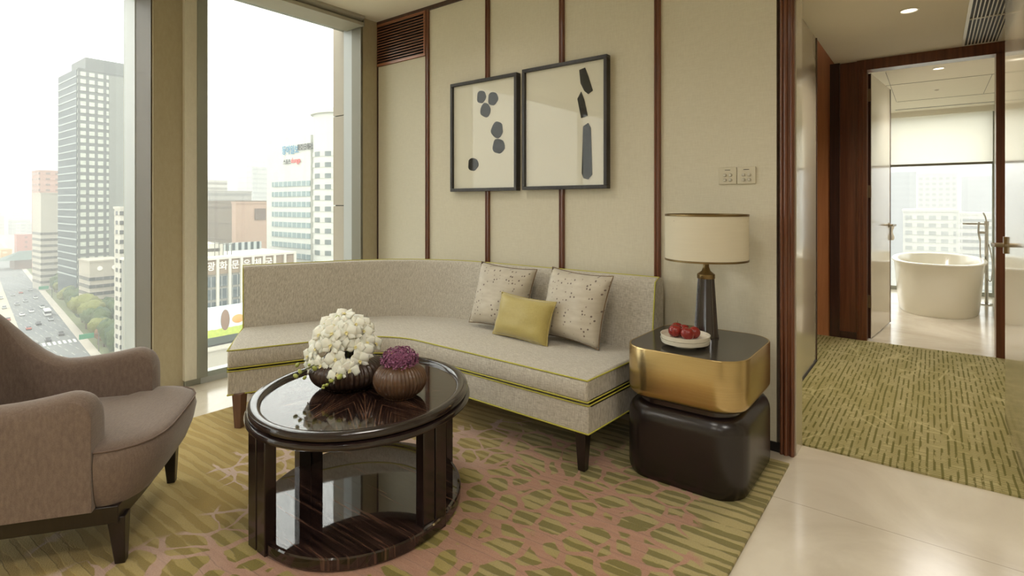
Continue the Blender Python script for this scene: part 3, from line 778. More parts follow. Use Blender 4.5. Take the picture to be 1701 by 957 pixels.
# ------------------------------------------------------------------ ribbed vases
def vase(name, label, cx, cy, r, h, mat, ribs, rmouth):
    t = thing(name, label, 'vase', (cx, cy, TZ))
    prof = [(r*.50, 0), (r*.62, .003)]
    for i in range(1, 16):
        a = -PI/2*.75+(PI*.42+PI/2*.75)*i/15
        prof.append((r*math.cos(a)**.75 if math.cos(a) > 0 else .01, h*.5+h*.5*math.sin(a)/math.sin(PI*.42)*1.0))
    prof = [(rr, max(z, .0)) for rr, z in prof]
    prof = [(max(rr, rmouth), z) for rr, z in prof]
    prof += [(rmouth*.96, h), (rmouth*.9, h*.98), (rmouth*.9, h*.6)]
    fn = lambda a, rr, z: 1-(.06 if .02*h < z < .985*h else 0)*(0.5+.5*math.cos(a*ribs))*min(1, (h-z)/(h*.25))
    bm = bmesh.new(); lathe(bm, [(rr, z) for rr, z in prof], 0, 0, ribs*6, fn=lambda a, rr, z: fn(a, rr, z))
    link('bowl', bm, mat, t, world=False, ang=60); return t
v1x, v1y, v2x, v2y = -1.893, 1.352, -1.635, 1.405
vase('ribbed_vase', 'wide dark brown ribbed bowl vase holding the white orchids', v1x, v1y, .150, .128, M['vase_dark'], 44, .055)
vase('ribbed_vase', 'round chestnut ribbed vase holding the purple flower ball', v2x, v2y, .103, .130, M['vase_brown'], 40, .045)
# ------------------------------------------------------------------ orchids
orch = thing('orchid_spray', 'full cluster of white orchids with green buds spilling over the dark vase', 'flowers', (v1x, v1y, TZ+.09))
def petal(bm, ang, ln, wd, lift, z0=0, mi=0, n=6):
    """a cupped petal: n rows along, 5 across"""
    rows = []
    for i in range(n+1):
        t = i/n; w = wd*math.sin(PI*min(1, t*.93+.05))**.7*(.55+.6*t) if i < n else wd*.16
        L = ln*t; row = []
        for k in range(5):
            s = -1+k*.5
            x = L-.12*ln*s*s*t; y = s*w/2
            z = z0+lift*math.sin(t*PI*.6)*ln-.16*w*s*s+.05*ln*math.sin(t*3+s*2)
            row.append(bm.verts.new((x*math.cos(ang)-y*math.sin(ang), x*math.sin(ang)+y*math.cos(ang), z)))
        rows.append(row)
    for a, b in zip(rows[:-1], rows[1:]):
        for k in range(4):
            f = bm.faces.new((a[k], a[k+1], b[k+1], b[k])); f.material_index = mi
bm = bmesh.new(); R0 = .042
for a, ln, wd in ((PI/2, 1.0, .85), (PI/2+2.3, .98, .8), (PI/2-2.3, .98, .8)): petal(bm, a, R0*ln, R0*wd, .10, -.002)
for a in (.25, PI-.25): petal(bm, a, R0*1.05, R0*1.45, .16, .001)
bl_me = bm
blo = link('blossom', bm, M['orchid'], orch, world=False, ang=80)
so = blo.modifiers.new('thick', 'SOLIDIFY'); so.thickness = .0008
bm = bmesh.new(); petal(bm, -PI/2, .014, .010, .6, .003, n=4)
for s in (-1, 1): petal(bm, -PI/2+s*1.1, .009, .008, .8, .003, n=3)
lathe(bm, [(.003, 0), (.004, .006), (.001, .011)], 0, .001, 8)
lip = link('lip', bm, M['orchid_lip'], blo, world=False, ang=80)
rnd = random.Random(21)
camdir = Vector((0-v1x, 0-v1y, CAMZ-.6)).normalized()
spots = []
right = Vector((.791, .6115, 0)); fwd = Vector((-.6115, .791, 0))
tries = 0
while len(spots) < 52 and tries < 6000:
    tries += 1
    a = rnd.uniform(-1, 1); b = rnd.uniform(0, 1); c = rnd.uniform(-1, 1)
    v = Vector((a, c, b*1.15-.12))
    if v.length < .2: continue
    v = v.normalized()*rnd.uniform(.86, 1.04)
    # dome with a peak, widest to the left
    p = right*(v.x*.135-.018)+fwd*(v.y*.115)+Vector((0, 0, .028+max(v.z, -.35)*.150))
    if v.z > .55: p.z += .022*(1-abs(v.x))
    if v.z < 0 and v.y > .2: continue
    pos = p
    if any((pos-q).length < .029 for q, _ in spots): continue
    nrm = (right*v.x*.8+fwd*v.y*.8+Vector((0, 0, v.z*.5+.12))-fwd*.45).normalized()
    spots.append((pos, nrm))
spots += [(right*-.13-fwd*.04+Vector((0, 0, .002)), (right*-.5-fwd*.8+Vector((0, 0, .1))).normalized()),
          (right*.045-fwd*.125+Vector((0, 0, .012)), (right*.2-fwd*.9).normalized()),
          (right*.0-fwd*.135+Vector((0, 0, -.002)), (right*.0-fwd*.9+Vector((0, 0, .2))).normalized())]
for k, (p, nrm) in enumerate(spots):
    o = blo if k == 0 else copy_tree(blo, orch)
    q = nrm.to_track_quat('Z', 'Y')
    o.rotation_mode = 'QUATERNION'
    o.rotation_quaternion = q @ Matrix.Rotation(rnd.uniform(-.6, .6), 4, 'Z').to_quaternion()
    o.location = p; s = rnd.uniform(.82, 1.12); o.scale = (s, s, s)
def L3(r, f, z): return right*r+fwd*f+Vector((0, 0, z))
stems = [[L3(0, 0, -.06), L3(-.06, -.05, .03), L3(-.115, -.10, .018), L3(-.160, -.12, -.012)],
         [L3(-.04, -.08, .03), L3(-.09, -.10, .022), L3(-.13, -.11, .012)],
         [L3(0, -.06, .02), L3(.01, -.13, -.005), L3(-.012, -.15, -.022), L3(-.032, -.158, -.032), L3(-.042, -.16, -.040)],
         [L3(0, 0, -.06), L3(0, 0, .06), L3(-.015, 0, .16)], [L3(0, 0, -.06), L3(.05, -.02, .06), L3(.09, -.04, .09)]]
def smooth(pts, n=6):
    out = []
    P = [pts[0]]+list(pts)+[pts[-1]]
    for i in range(1, len(P)-2):
        for k in range(n):
            t = k/n; a, b, c, d = P[i-1], P[i], P[i+1], P[i+2]
            out.append(.5*((2*b)+(c-a)*t+(2*a-5*b+4*c-d)*t*t+(3*b-a-3*c+d)*t**3))
    out.append(P[-2]); return out
for s in stems:
    bm = bmesh.new(); tube(bm, smooth(s), .0016, 6); link('stem', bm, M['stem'], orch, world=False, ang=80)
bud0 = None
for k, (r, f, z, s) in enumerate(((-.165, -.122, -.012, 1.1), (-.150, -.118, .004, 1), (-.160, -.12, .030, 1), (-.135, -.112, -.022, .9), (-.098, -.105, .012, 1.2), (-.118, -.11, .028, .8),
        (.012, -.145, -.008, 1.3), (-.018, -.152, -.020, 1), (-.032, -.158, -.034, .9), (-.043, -.16, -.036, .8), (-.046, -.162, -.044, .7), (-.040, -.01, .192, 1.1))):
    if bud0 is None:
        bm = bmesh.new(); lathe(bm, [(.0006, -.008), (.0045, -.005), (.006, 0), (.0045, .006), (.0006, .010)], 0, 0, 12)
        bud0 = link('bud', bm, M['bud'], orch, world=False, ang=80); b = bud0
    else: b = bud0.copy(); C.objects.link(b); b.parent = orch
    b.location = L3(r, f, z); b.rotation_euler = (rnd.uniform(.6, 1.6), 0, rnd.uniform(0, 6)); b.scale = (s*1.25, s*1.25, s*1.25)
# ------------------------------------------------------------------ allium
al = thing('allium_bloom', 'purple allium flower ball sitting in the chestnut vase', 'flowers', (v2x, v2y, TZ+.12))
bm = bmesh.new(); R2 = .064
for k in range(420):
    a = k*2.39996; z = 1-1.45*(k+.5)/420; r = math.sqrt(max(0, 1-z*z)); d = Vector((r*math.cos(a), r*math.sin(a), z))
    c = d*R2*rnd.uniform(.78, 1.16); c.z = c.z*.72+.018
    u = d.orthogonal().normalized(); v = d.cross(u); tip = c+d*.004; rr = rnd.uniform(.005, .0085); n5 = 5; ph = rnd.random()*6
    vs = [bm.verts.new(c+(u*math.cos(ph+2*PI*i/n5)+v*math.sin(ph+2*PI*i/n5))*rr+d*.004*(i % 2)) for i in range(n5)]
    t0 = bm.verts.new(c-d*.003); t1 = bm.verts.new(tip-d*.002)
    for i in range(n5):
        m_ = bm.verts.new((vs[i].co+vs[(i+1) % n5].co)*.5*.7+c*.3)
        bm.faces.new((vs[i], m_, t0)); bm.faces.new((m_, vs[(i+1) % n5], t0))
setp(link('florets', bm, M['allium'], al, world=False, ang=10), kind='stuff')
bm = bmesh.new(); bmesh.ops.create_icosphere(bm, subdivisions=3, radius=.046)
for v in bm.verts: v.co.z = v.co.z*.7+.016
link('flower_core', bm, M['allium'], al, world=False)
bm = bmesh.new(); tube(bm, [(0, 0, -.11), (0, 0, .0)], .004, 8); link('stem', bm, M['stem'], al, world=False)

# ================================================================== ARMCHAIR
Mx, My = -2.338, .8145
AA = Vector((-.814, .582)); DD = Vector((.582, .814))
chair = thing('armchair', 'taupe upholstered armchair with sloping arms and dark tapered legs by the window', 'armchair', (Mx, My, RZ), math.atan2(DD.y, DD.x)-PI/2)
# local: x = -AA (to the camera side), y = forward DD ; use a,d helper
def AD(a, d, z): return (Mx+AA.x*a+DD.x*d, My+AA.y*a+DD.y*d, z)
# shell path: from near arm front, round the back, to far arm front
HWo, HT = .335, .105
def upath(hw, back, rc, front, n=10, nc=12):
    pts = []
    for i in range(n): pts.append((-hw, front+(back+rc-front)*i/n))
    for i in range(nc): t = PI/2*i/nc; pts.append((-hw+rc-rc*math.cos(t), back+rc-rc*math.sin(t)))
    for i in range(5): pts.append((-hw+rc+(2*hw-2*rc)*i/5, back))
    for i in range(nc): t = PI/2*i/nc; pts.append((hw-rc+rc*math.sin(t), back+rc-rc*math.cos(t)))
    for i in range(n+1): pts.append((hw, back+rc+(front-back-rc)*i/n))
    return pts
FD = -.085
Uo = upath(HWo, -.80, .26, FD); Ui = upath(HWo-HT, -.80+HT, .16, FD)
def topz(a, d):
    # arm: .60 at front, dips to .565, sweeps up into the back
    t = max(0, min(1, (-d-.10)/.70))
    if t < .42: z = .605-.040*math.sin(t/.42*PI/2)
    else:
        q = (t-.42)/.58; z = .565+.30*(q*q*(3-2*q))
    return z
# refine front ends with extra stations so the arm front rounds over
def shell():
    bm = bmesh.new(); rs = []
    seq = list(zip(Uo, Ui))
    Rr = .085
    ext = []
    for k in range(9): x = Rr*(1-math.cos(PI/2*k/8)); ext.append(x)
    n_f = []
    for e in ext: n_f.append(((-HWo, FD-e), (-HWo+HT, FD-e), e))
    body = [(o, i, None) for o, i in seq if o[1] < FD-Rr-.01 or (abs(o[0]) < HWo-.01)]
    allst = n_f+body+[((HWo, p[0][1]), (HWo-HT, p[1][1]), p[2]) for p in reversed(n_f)]
    for o, i, e in allst:
        zt = topz(o[0], o[1])
        if e is not None: zt = zt-Rr+math.sqrt(max(0, Rr*Rr-(Rr-e)**2))
        ring = []; z0 = .215
        o = Vector(o); i = Vector(i); m_ = (o+i)/2
        out = (o-i)*.5
        # slight outward flare at mid height
        for zz, k in ((z0, .92), (z0+.12, 1.0), (zt-.14, 1.0), (zt-.05, .98)): 
            zz = max(zz, z0); p = m_+out*k; ring.append((*p, zz))
        for k in range(1, 8):
            a = PI*k/8; p = m_+out*math.cos(a); ring.append((*p, zt-.035+.035*math.sin(a)))
        for zz in (zt-.05, zt-.14, z0): p = m_-out; ring.append((*p, max(zz, z0)))
        rs.append([AD(*q) for q in ring])
    rings(bm, rs); return bm
link('arm_and_back_shell', shell(), M['chairfab'], chair, ang=60, bev=.006)
# seat block: T-shaped plan, bulging curved front
def seatplan(ins, fr):
    P = []
    hwI = HWo-HT+.004; hwF = HWo-.005-ins
    P.append((-hwI, -.66)); P.append((-hwI, FD-.004)); P.append((-hwF, FD+.002))
    n = 14
    for i in range(n+1):
        t = PI*(1-i/n); x = hwF*math.cos(t)
        sx = abs(x)/hwF
        P.append((x, FD+.03+(fr-FD-.03)*(max(0, 1-sx**4.5))**.6))
    P.append((hwF, FD+.002)); P.append((hwI, FD-.004)); P.append((hwI, -.66))
    return P
bm = bmesh.new()
rs = [[AD(a, d, z) for a, d in seatplan(i_, f_)] for z, i_, f_ in ((.215, .03, .035), (.25, .014, .062), (.31, .003, .086), (.365, 0, .097), (.40, .006, .090))]
vr = rings(bm, rs, True, False)
# crowned top
top = seatplan(.006, .090); cx0 = (0, -.25)
prev = vr[-1]
for f_, z in ((.955, .412), (.85, .417), (.6, .424), (.3, .428)):
    ring = [bm.verts.new(AD(cx0[0]+(a-cx0[0])*f_, cx0[1]+(d-cx0[1])*f_, z)) for a, d in top]
    n = len(ring)
    for i in range(n): bm.faces.new((prev[i], prev[(i+1) % n], ring[(i+1) % n], ring[i]))
    prev = ring
bm.faces.new(prev)
seat = link('seat', bm, M['chairfab'], chair, ang=50)
bm = bmesh.new(); tube(bm, [AD(a, d, .403) for a, d in seatplan(.004, .092)[2:-2]], .003, 6); link('seat_seam', bm, M['seam'], seat)
# wooden rail
bm = bmesh.new(); pl = upath(HWo-.025, -.76, .24, -.02, 6, 10)
pts = [(a, d) for a, d in pl]
fr_ = [(HWo-.025-(2*HWo-.05)*i/10, -.02+.018*math.sin(PI*i/10)) for i in range(1, 10)]
poly = pts+fr_
rings(bm, [[AD(a, d, z) for a, d in poly] for z in (.160, .217)])
link('rail', bm, M['leg_dark'], chair, bev=.003)
ang_c = math.atan2(DD.y, DD.x)
for a, d in ((-.275, -.03), (.275, -.03), (-.23, -.66), (.23, -.66)):
    p = AD(a, d, 0); q = AD(a*.98, d+(.006 if d > -.1 else -.03), 0)
    tleg(p[0], p[1], RZ, .175, .030, .052, M['leg_dark'], chair, ang_c, q[0]-p[0], q[1]-p[1])

# ================================================================== HALL: doors, vent, lamp
# right-hand door leaf, opened flat along the hall
dr = thing('hall_door', 'glossy cream lacquered door leaf standing open on the right of the hall', 'door', (.33, 3.10, .0))
link('leaf', B(.312, .352, 3.08, 4.02, .012, 2.38), M['gloss_panel'], dr, bev=.002)
def lever(px_, py_, pz_, parent, dirx, mirror=1, ry=0):
    h = link('handle_rose', (lambda b: (lathe(b, [(.026, 0), (.026, .008), (.012, .010), (.011, .045), (.011, .062)], 0, 0, 20), b.transform(Matrix.Translation((px_, py_, pz_)) @ Matrix.Rotation(-dirx*PI/2 if False else dirx*PI/2, 4, 'Y')), b)[2])(bmesh.new()), M['nickel'], parent, ang=40)
    h['label'] = 'satin nickel lever handle'
    bm = bmesh.new(); xx = px_+dirx*.055
    rings(bm, [[(xx-w*.5, y, pz_-t), (xx+w*.5, y, pz_-t), (xx+w*.5, y, pz_+t), (xx-w*.5, y, pz_+t)] for y, w, t in ((py_-.13*mirror, .006, .003), (py_-.02*mirror, .014, .009), (py_+.02*mirror, .014, .009), (py_+.05*mirror, .010, .005))])
    link('lever', bm, M['nickel'], h, bev=.002)
lever(.312, 3.955, 1.005-.03, dr, -1)
link('lock_plate', B(.30, .313, 3.93, 3.98, .93, 1.02), M['brass_dark'], dr)
# bathroom door leaf
bd = thing('bathroom_door', 'cream door leaf with dark edge opened into the bathroom on the left', 'door', (-.45, 5.74, 0), math.radians(-5.7))
R5 = math.radians(-5.7)
def LB(*a): return B(*a)
link('leaf', LB(-.022, .018, .0, .915, .01, 2.345), M['gloss_panel'], bd, world=False)
link('edge_strip', LB(-.024, .016, -.006, .0, .01, 2.345), M['walnut_d'], bd, world=False)
link('edge_strip', LB(-.024, .022, .915, .925, .01, 2.345), M['walnut_d'], bd, world=False)
for z in (.28, .30+.95, 2.10):
    link('hinge', LB(-.03, .021, -.018, -.004, z, z+.11), M['nickel'], bd, world=False)
bm = bmesh.new(); lathe(bm, [(.024, 0), (.024, .008), (.010, .010), (.010, .055)], 0, 0, 20); bm.transform(Matrix.Translation((.018, .845, .985)) @ Matrix.Rotation(PI/2, 4, 'Y'))
hr = link('handle_rose', bm, M['nickel'], bd, world=False)
bm = bmesh.new(); rings(bm, [[(.068-w, y, .985-t), (.068+w, y, .985-t), (.068+w, y, .985+t), (.068-w, y, .985+t)] for y, w, t in ((.72, .003, .003), (.83, .007, .009), (.86, .007, .009), (.90, .004, .004))])
link('lever', bm, M['nickel'], hr, world=False)
# towel hung over the door's free end
tw = thing('hand_towel', 'small white towel hanging at the free end of the bathroom door', 'towel', (-.33, 6.70, .85))
bm = bmesh.new(); rs = []
for i in range(9):
    z = .83+.16*i/8; w = .020+.008*math.sin(i*1.1); rs.append([(-.335+w*math.cos(a)*1.0, 6.69+.022*math.sin(a)*(1+.15*math.sin(3*a)), z) for a in [2*PI*k/14 for k in range(14)]])
rings(bm, rs); link('terry_cloth', bm, M['ceramic'], tw, ang=70)
# hall ceiling vent
vt = thing('ceiling_vent', 'long slatted air vent in the hall ceiling', 'air vent', (.295, 4.9, HC))
bm = bmesh.new(); x0, x1, y0, y1 = .195, .39, 4.05, 5.585
box(bm, x0-.018, x0, y0, y1, HC-.006, HC); box(bm, x1, x1+.018, y0, y1, HC-.006, HC); box(bm, x0-.018, x1+.018, y1, y1+.016, HC-.006, HC); box(bm, x0-.018, x1+.018, y0-.016, y0, HC-.006, HC)
link('frame', bm, M['white'], vt)
link('backing', B(x0, x1, y0, y1, HC-.002, HC-.0005), M['dark'], vt)
for k in range(9): link('slat', B(x0+.015+k*.0205, x0+.021+k*.0205, y0, y1, HC-.009, HC-.002), M['white'], vt)
link('cross_bar', B(x0, x1, 4.80, 4.81, HC-.010, HC-.002), M['white'], vt)
def dlight(label, x, y, z, r, lit=True):
    t = thing('ceiling_downlight', label, 'ceiling light', (x, y, z))
    bm = bmesh.new(); lathe(bm, [(r, z), (r, z-.004), (r*.82, z-.006), (r*.78, z-.001)], x, y, 32, cap0=False, cap1=False); link('ring', bm, M['white'], t)
    bm = bmesh.new(); lathe(bm, [(r*.8, z-.0012), (r*.8, z-.0005)], x, y, 32); link('lens', bm, M['lampglow'] if lit else M['alu'], t)
dlight('lit round downlight in the hall ceiling', -.124, 4.36, HC, .055)
dlight('round downlight in the bathroom ceiling near the door', .04, 6.4, HC, .05)
dlight('small ceiling fitting further inside the bathroom', .03, 7.6, HC, .025, False)
for x, y, _ in ((-.8, .9, 0), (-2.3, 1.9, 0), (-.6, -1.2, 0), (-2.6, -1.2, 0), (.9, .9, 0), (.9, -1.6, 0)): pass
bm = bmesh.new()
for a in ((-.5, .66, 7.0, 7.004), (-.35, .55, 8.2, 8.204)): box(bm, *a, HC-.003, HC)
box(bm, -.36, -.356, 6.3, 8.2, HC-.003, HC); box(bm, .45, .454, 7.0, 8.2, HC-.003, HC)
struct('trim_11', bm, M['alu_dark'], label='fine joints of the bathroom ceiling panels')
vs = thing('linear_diffuser', 'thin dark slot diffuser in the bathroom ceiling before the window', 'air vent', (.1, 8.9, HC))
link('slot', B(-.4, .62, 8.88, 8.91, HC-.004, HC), M['dark'], vs); link('flange', B(-.41, .63, 8.87, 8.92, HC-.003, HC-.0005), M['white'], vs)
# bathroom blind
rb = thing('roller_blind', 'cream roller blind drawn a third down over the bathroom window', 'blind', (-.6, 9.22, 1.72))
link('cloth', B(-1.8, .60, 9.222, 9.224, 1.735, 2.40), M['blind'], rb); link('bottom_bar', B(-1.8, .60, 9.215, 9.231, 1.705, 1.735), M['alu_dark'], rb)
link('head_box', B(-1.85, .65, 9.18, 9.27, 2.38, HC), M['white'], rb)
# ------------------------------------------------------------------ bathtub
bt = thing('bathtub', 'freestanding oval white bathtub in front of the bathroom window', 'bathtub', (.04, 7.98, 0))
bm = bmesh.new()
def se(rx, ry, z, n=64, e=2.5):
    out = []
    for i in range(n):
        a = 2*PI*i/n; c, s = math.cos(a), math.sin(a)
        out.append((.04+rx*math.copysign(abs(c)**(2/e), c), 7.98+ry*math.copysign(abs(s)**(2/e), s), z))
    return out
rings(bm, [se(.355, .74, 0), se(.365, .75, .02), se(.385, .79, .25), se(.405, .83, .50), se(.412, .845, .545), se(.425, .865, .548), se(.430, .87, .558), se(.428, .868, .568), se(.41, .85, .572), se(.375, .80, .568), se(.360, .78, .55), se(.33, .73, .35), se(.28, .62, .16), se(.2, .5, .13)], True, True)
link('basin', bm, M['ceramic'], bt, ang=40)
bm = bmesh.new(); lathe(bm, [(.02, 0), (.022, .004), (.008, .008)], 0, 0, 16); bm.transform(Matrix.Translation((.35, 8.2, .47)) @ Matrix.Rotation(-PI/2, 4, 'Y')); link('overflow', bm, M['chrome'], bt)
# floor standing tap
fx, fy = .50, 8.55
tp = thing('freestanding_tap', 'tall chrome floor-standing bath filler with hand shower beside the bathtub', 'tap', (fx, fy, 0))
bm = bmesh.new(); lathe(bm, [(.06, 0), (.06, .012), (.018, .016), (.018, .93), (.022, .935), (.022, .99), (.002, .992)], fx, fy, 24); link('column', bm, M['chrome'], tp)
bm = bmesh.new(); tube(bm, [(fx, fy, .955), (fx-.10, fy-.02, .957), (fx-.22, fy-.04, .957)], .012, 10); link('spout', bm, M['chrome'], tp)
bm = bmesh.new(); tube(bm, [(fx, fy, .98), (fx-.01, fy, 1.04), (fx-.03, fy, 1.09)], .008, 8); link('lever', bm, M['chrome'], tp)
bm = bmesh.new(); tube(bm, smooth([Vector((fx-.07, fy-.05, .98)), Vector((fx-.075, fy-.05, .86)), Vector((fx-.06, fy-.05, .76))]), .010, 8); link('hand_shower', bm, M['chrome'], tp)
bm = bmesh.new(); tube(bm, smooth([Vector((fx-.06, fy-.05, .76)), Vector((fx-.05, fy-.06, .5)), Vector((fx+.03, fy-.05, .28)), Vector((fx+.05, fy-.03, .5)), Vector((fx+.02, fy, .72))]), .006, 8); link('hose', bm, M['chrome'], tp)
bm = B(fx-.08, fx, fy-.06, fy-.03, .84, .87); link('cradle', bm, M['chrome'], tp)

# ================================================================== CITY
G = -55.0
def grid(px_, w, py_=None, z=0):
    """world point at camera depth w under image column px_"""
    r = (px_-CX)/F_PX*w
    return r*.791-w*.6115, r*.6115+w*.791
def zat(py_, w): return CAMZ-(py_-HOR)/F_PX*w
def lenY(x0, y0, px2):      # length along +Y until image column px2
    k = (px2-CX)/F_PX
    # (x0*.791+(y0+L)*.6115) = k*(-x0*.6115+(y0+L)*.791)
    return (k*(-x0*.6115+y0*.791)-(x0*.791+y0*.6115))/(.6115-k*.791)
def lenX(x0, y0, px2):      # length along -X
    k = (px2-CX)/F_PX
    return ((x0*.791+y0*.6115)-k*(-x0*.6115+y0*.791))/(.791+k*.6115)
def cmat(name, c, rough=.6, var=.05):
    c = tuple(v*.80 for v in c[:3])+(1,)
    if name not in M: M[name] = plain(name, c, rough, 0, var, .08)
    return M[name]
def winmat(name, glass, frame, bw, duty=.7):
    """band of panes divided by mullions every bw metres"""
    if name in M: return M[name]
    glass = tuple(v*.80 for v in glass[:3])+(1,); frame = tuple(v*.80 for v in frame[:3])+(1,)
    n = N(name); x = n.xyz(n.pos()); s = n.math('ADD', x[0], x[1])
    m = n.math('MODULO', n.math('ADD', s, 4000), bw)
    f = n.math('LESS_THAN', m, bw*duty)
    v = n.noise(n.mapping(n.pos(), (.3, .3, .9)), 1, 1)
    g2 = n.mix(v, tuple(c*.75 for c in glass[:3])+(1,), tuple(min(1, c*1.3) for c in glass[:3])+(1,))
    M[name] = n.fin(n.mix(f, frame, g2), n.math('ADD', .6, n.math('MULTIPLY', f, -.35)), 0); return M[name]
FOOT = []
def building(label, cxp, w, ytop, xr, xl, wall, win, fh, name='office_building', wh=.5, z1=None, group=None, roof=True, first=0, skip_top=0, right_only=False, maxf=60, Ly=None, Lx=None, depth=.25):
    x0, y0 = grid(cxp, w); z1 = zat(ytop, w) if z1 is None else z1
    Ly = Ly or lenY(x0, y0, xr); Lx = Lx or lenX(x0, y0, xl)
    t = thing(name, label, 'building', (x0-Lx/2, y0+Ly/2, G), 0, group); FOOT.append((x0-Lx-2, x0+2, y0-2, y0+Ly+2))
    link('wall', B(x0-Lx, x0, y0, y0+Ly, G, z1), wall, t)
    nf = min(maxf, int((z1-skip_top-G)/fh)); pz0 = z1-skip_top
    for k in range(nf):
        zt = pz0-(k+.25)*fh; zb = zt-fh*wh
        if zb < G+1: break
        bm = bmesh.new(); d = depth
        box(bm, x0-Lx+.6, x0+d if not right_only else x0+d, y0-d, y0+Ly-.6, zb, zt)
        link('window_band', bm, win, t)
    if roof:
        link('roof_parapet', B(x0-Lx-.3, x0+.3, y0-.3, y0+Ly+.3, z1, z1+.8), wall, t)
    return t, x0, y0, Ly, Lx, z1
# ---- left window
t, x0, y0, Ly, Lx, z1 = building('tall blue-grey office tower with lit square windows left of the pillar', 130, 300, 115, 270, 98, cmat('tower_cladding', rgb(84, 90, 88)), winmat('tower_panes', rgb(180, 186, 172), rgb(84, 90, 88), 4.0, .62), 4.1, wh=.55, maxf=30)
link('plant_room', B(x0-Lx+8, x0-3, y0+4, y0+Ly-2, z1, z1+8), cmat('tower_top', rgb(80, 86, 84)), t)
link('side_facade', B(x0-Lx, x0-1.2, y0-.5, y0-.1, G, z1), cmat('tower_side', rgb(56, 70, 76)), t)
for k in range(28): link('floor_line', B(x0-Lx, x0-1.0, y0-.75, y0-.5, z1-4-k*4.1, z1-3.3-k*4.1), cmat('tower_line', rgb(160, 170, 168)), t)
link('service_core', B(x0+.3, x0+.5, y0+14, y0+25, G, z1-1), cmat('tower_core', rgb(112, 116, 108)), t)
t, x0, y0, Ly, Lx, z1 = building('low cream office block with dark ribbon windows in front of the tower', 149, 262, 436, 203, 131, cmat('cream_block', rgb(176, 168, 152)), winmat('ribbon_dark', rgb(70, 74, 74), rgb(92, 92, 88), 3, .85), 3.6, wh=.45, skip_top=6.5, maxf=7)
for k in range(3): 
    bm = bmesh.new(); lathe(bm, [(1.1, 0), (1.1, .3)], 0, 0, 16); bm.transform(Matrix.Translation((x0+.1, y0+4+k*6, z1-3.2)) @ Matrix.Rotation(PI/2, 4, 'Y')); link('roof_medallion', bm, M['white'], t)
building('slim white high-rise with dark window stripes half hidden by the pillar', 200, 188, 347, 262, 199.3, cmat('white_block', rgb(196, 192, 180)), winmat('ribbon_mid', rgb(84, 86, 86), rgb(190, 186, 174), 4, .6), 3.3, wh=.42, maxf=17, Lx=6)
building('pink-topped office block behind the blue-grey tower', 65, 430, 284, 100, 53, cmat('pink_block', rgb(176, 130, 112)), winmat('pink_panes', rgb(110, 84, 76), rgb(176, 130, 112), 6, .45), 4.4, wh=.35, maxf=8)
t, x0, y0, Ly, Lx, z1 = building('pale stepped building with rounded balconies left of the tower', 68, 350, 322, 99, 54, cmat('pale_block', rgb(186, 180, 166)), winmat('balcony_dark', rgb(96, 94, 88), rgb(110, 106, 98), 5, .9), 3.9, wh=.4, skip_top=24, maxf=13, group=None)
building('small brick-red building down the avenue', 28, 560, 391, 53, 24, cmat('red_block', rgb(178, 98, 76)), winmat('red_panes', rgb(120, 70, 60), rgb(178, 98, 76), 9, .25), 5, wh=.4, maxf=5)
building('low yellow-fronted building at the left edge', 2, 540, 416, 20, -6, cmat('yellow_block', rgb(206, 160, 84)), winmat('yellow_panes', rgb(220, 206, 170), rgb(206, 160, 84), 7, .5), 5, wh=.4, maxf=2)
building('tall pale slab on the far left skyline', 34, 900, 372, 46, 26, cmat('far_block', rgb(170, 168, 158)), winmat('far_panes', rgb(130, 134, 130), rgb(170, 168, 158), 8, .6), 5, wh=.4, maxf=14)
# traditional gate house with hipped roof
x0, y0 = grid(28, 470)
gt = thing('temple_gatehouse', 'traditional hall with dark green hipped roof among the trees', 'building', (x0, y0, G))
link('wall', B(x0-9, x0+9, y0-3, y0+16, G, G+8), cmat('red_timber', rgb(120, 84, 66)), gt)
bm = bmesh.new(); rs = []
for i in range(7):
    q = i/6; z = G+8+7*q**1.25; a = 12*(1-q)+.6; b = 14*(1-q)+5; rs.append([(x0-a, y0+6.5-b, z), (x0+a, y0+6.5-b, z), (x0+a, y0+6.5+b, z), (x0-a, y0+6.5+b, z)])
rings(bm, rs); link('roof', bm, cmat('tile_green', rgb(70, 92, 84)), gt)
# ---- right window
x0, y0 = grid(335, 165)
# post office: facade along +Y facing the hotel
XP = x0; y_end = y0+lenY(x0, y0, 488); y_st = y0-14
po_t = zat(433, 165)
po = thing('post_office', 'low white-finned post office building with lettered top bays behind the sofa', 'building', (XP-9, (y_st+y_end)/2, G))
link('wall', B(XP-22, XP, y_st, y_end, G, po_t), cmat('po_wall', rgb(150, 150, 142)), po)
nb = 12; bw = (y_end-y_st)/nb
link('cornice', B(XP-22.4, XP+1.0, y_st-.3, y_end+.3, po_t, po_t+.7), cmat('po_white', rgb(216, 212, 200)), po)
for k in range(nb+1): link('fin', B(XP, XP+1.0, y_st+k*bw-.38, y_st+k*bw+.38, G+13, po_t), M['po_white'], po)
link('sign_band', B(XP+.02, XP+.35, y_st, y_end, po_t-4.6, po_t), cmat('po_band', rgb(150, 132, 112)), po)
for k in range(4): link('window_band', B(XP+.02, XP+.25, y_st, y_end, po_t-8.4-k*3.9, po_t-5.3-k*3.9), winmat('po_panes', rgb(92, 104, 110), rgb(170, 172, 166), 1.6, .85), po)
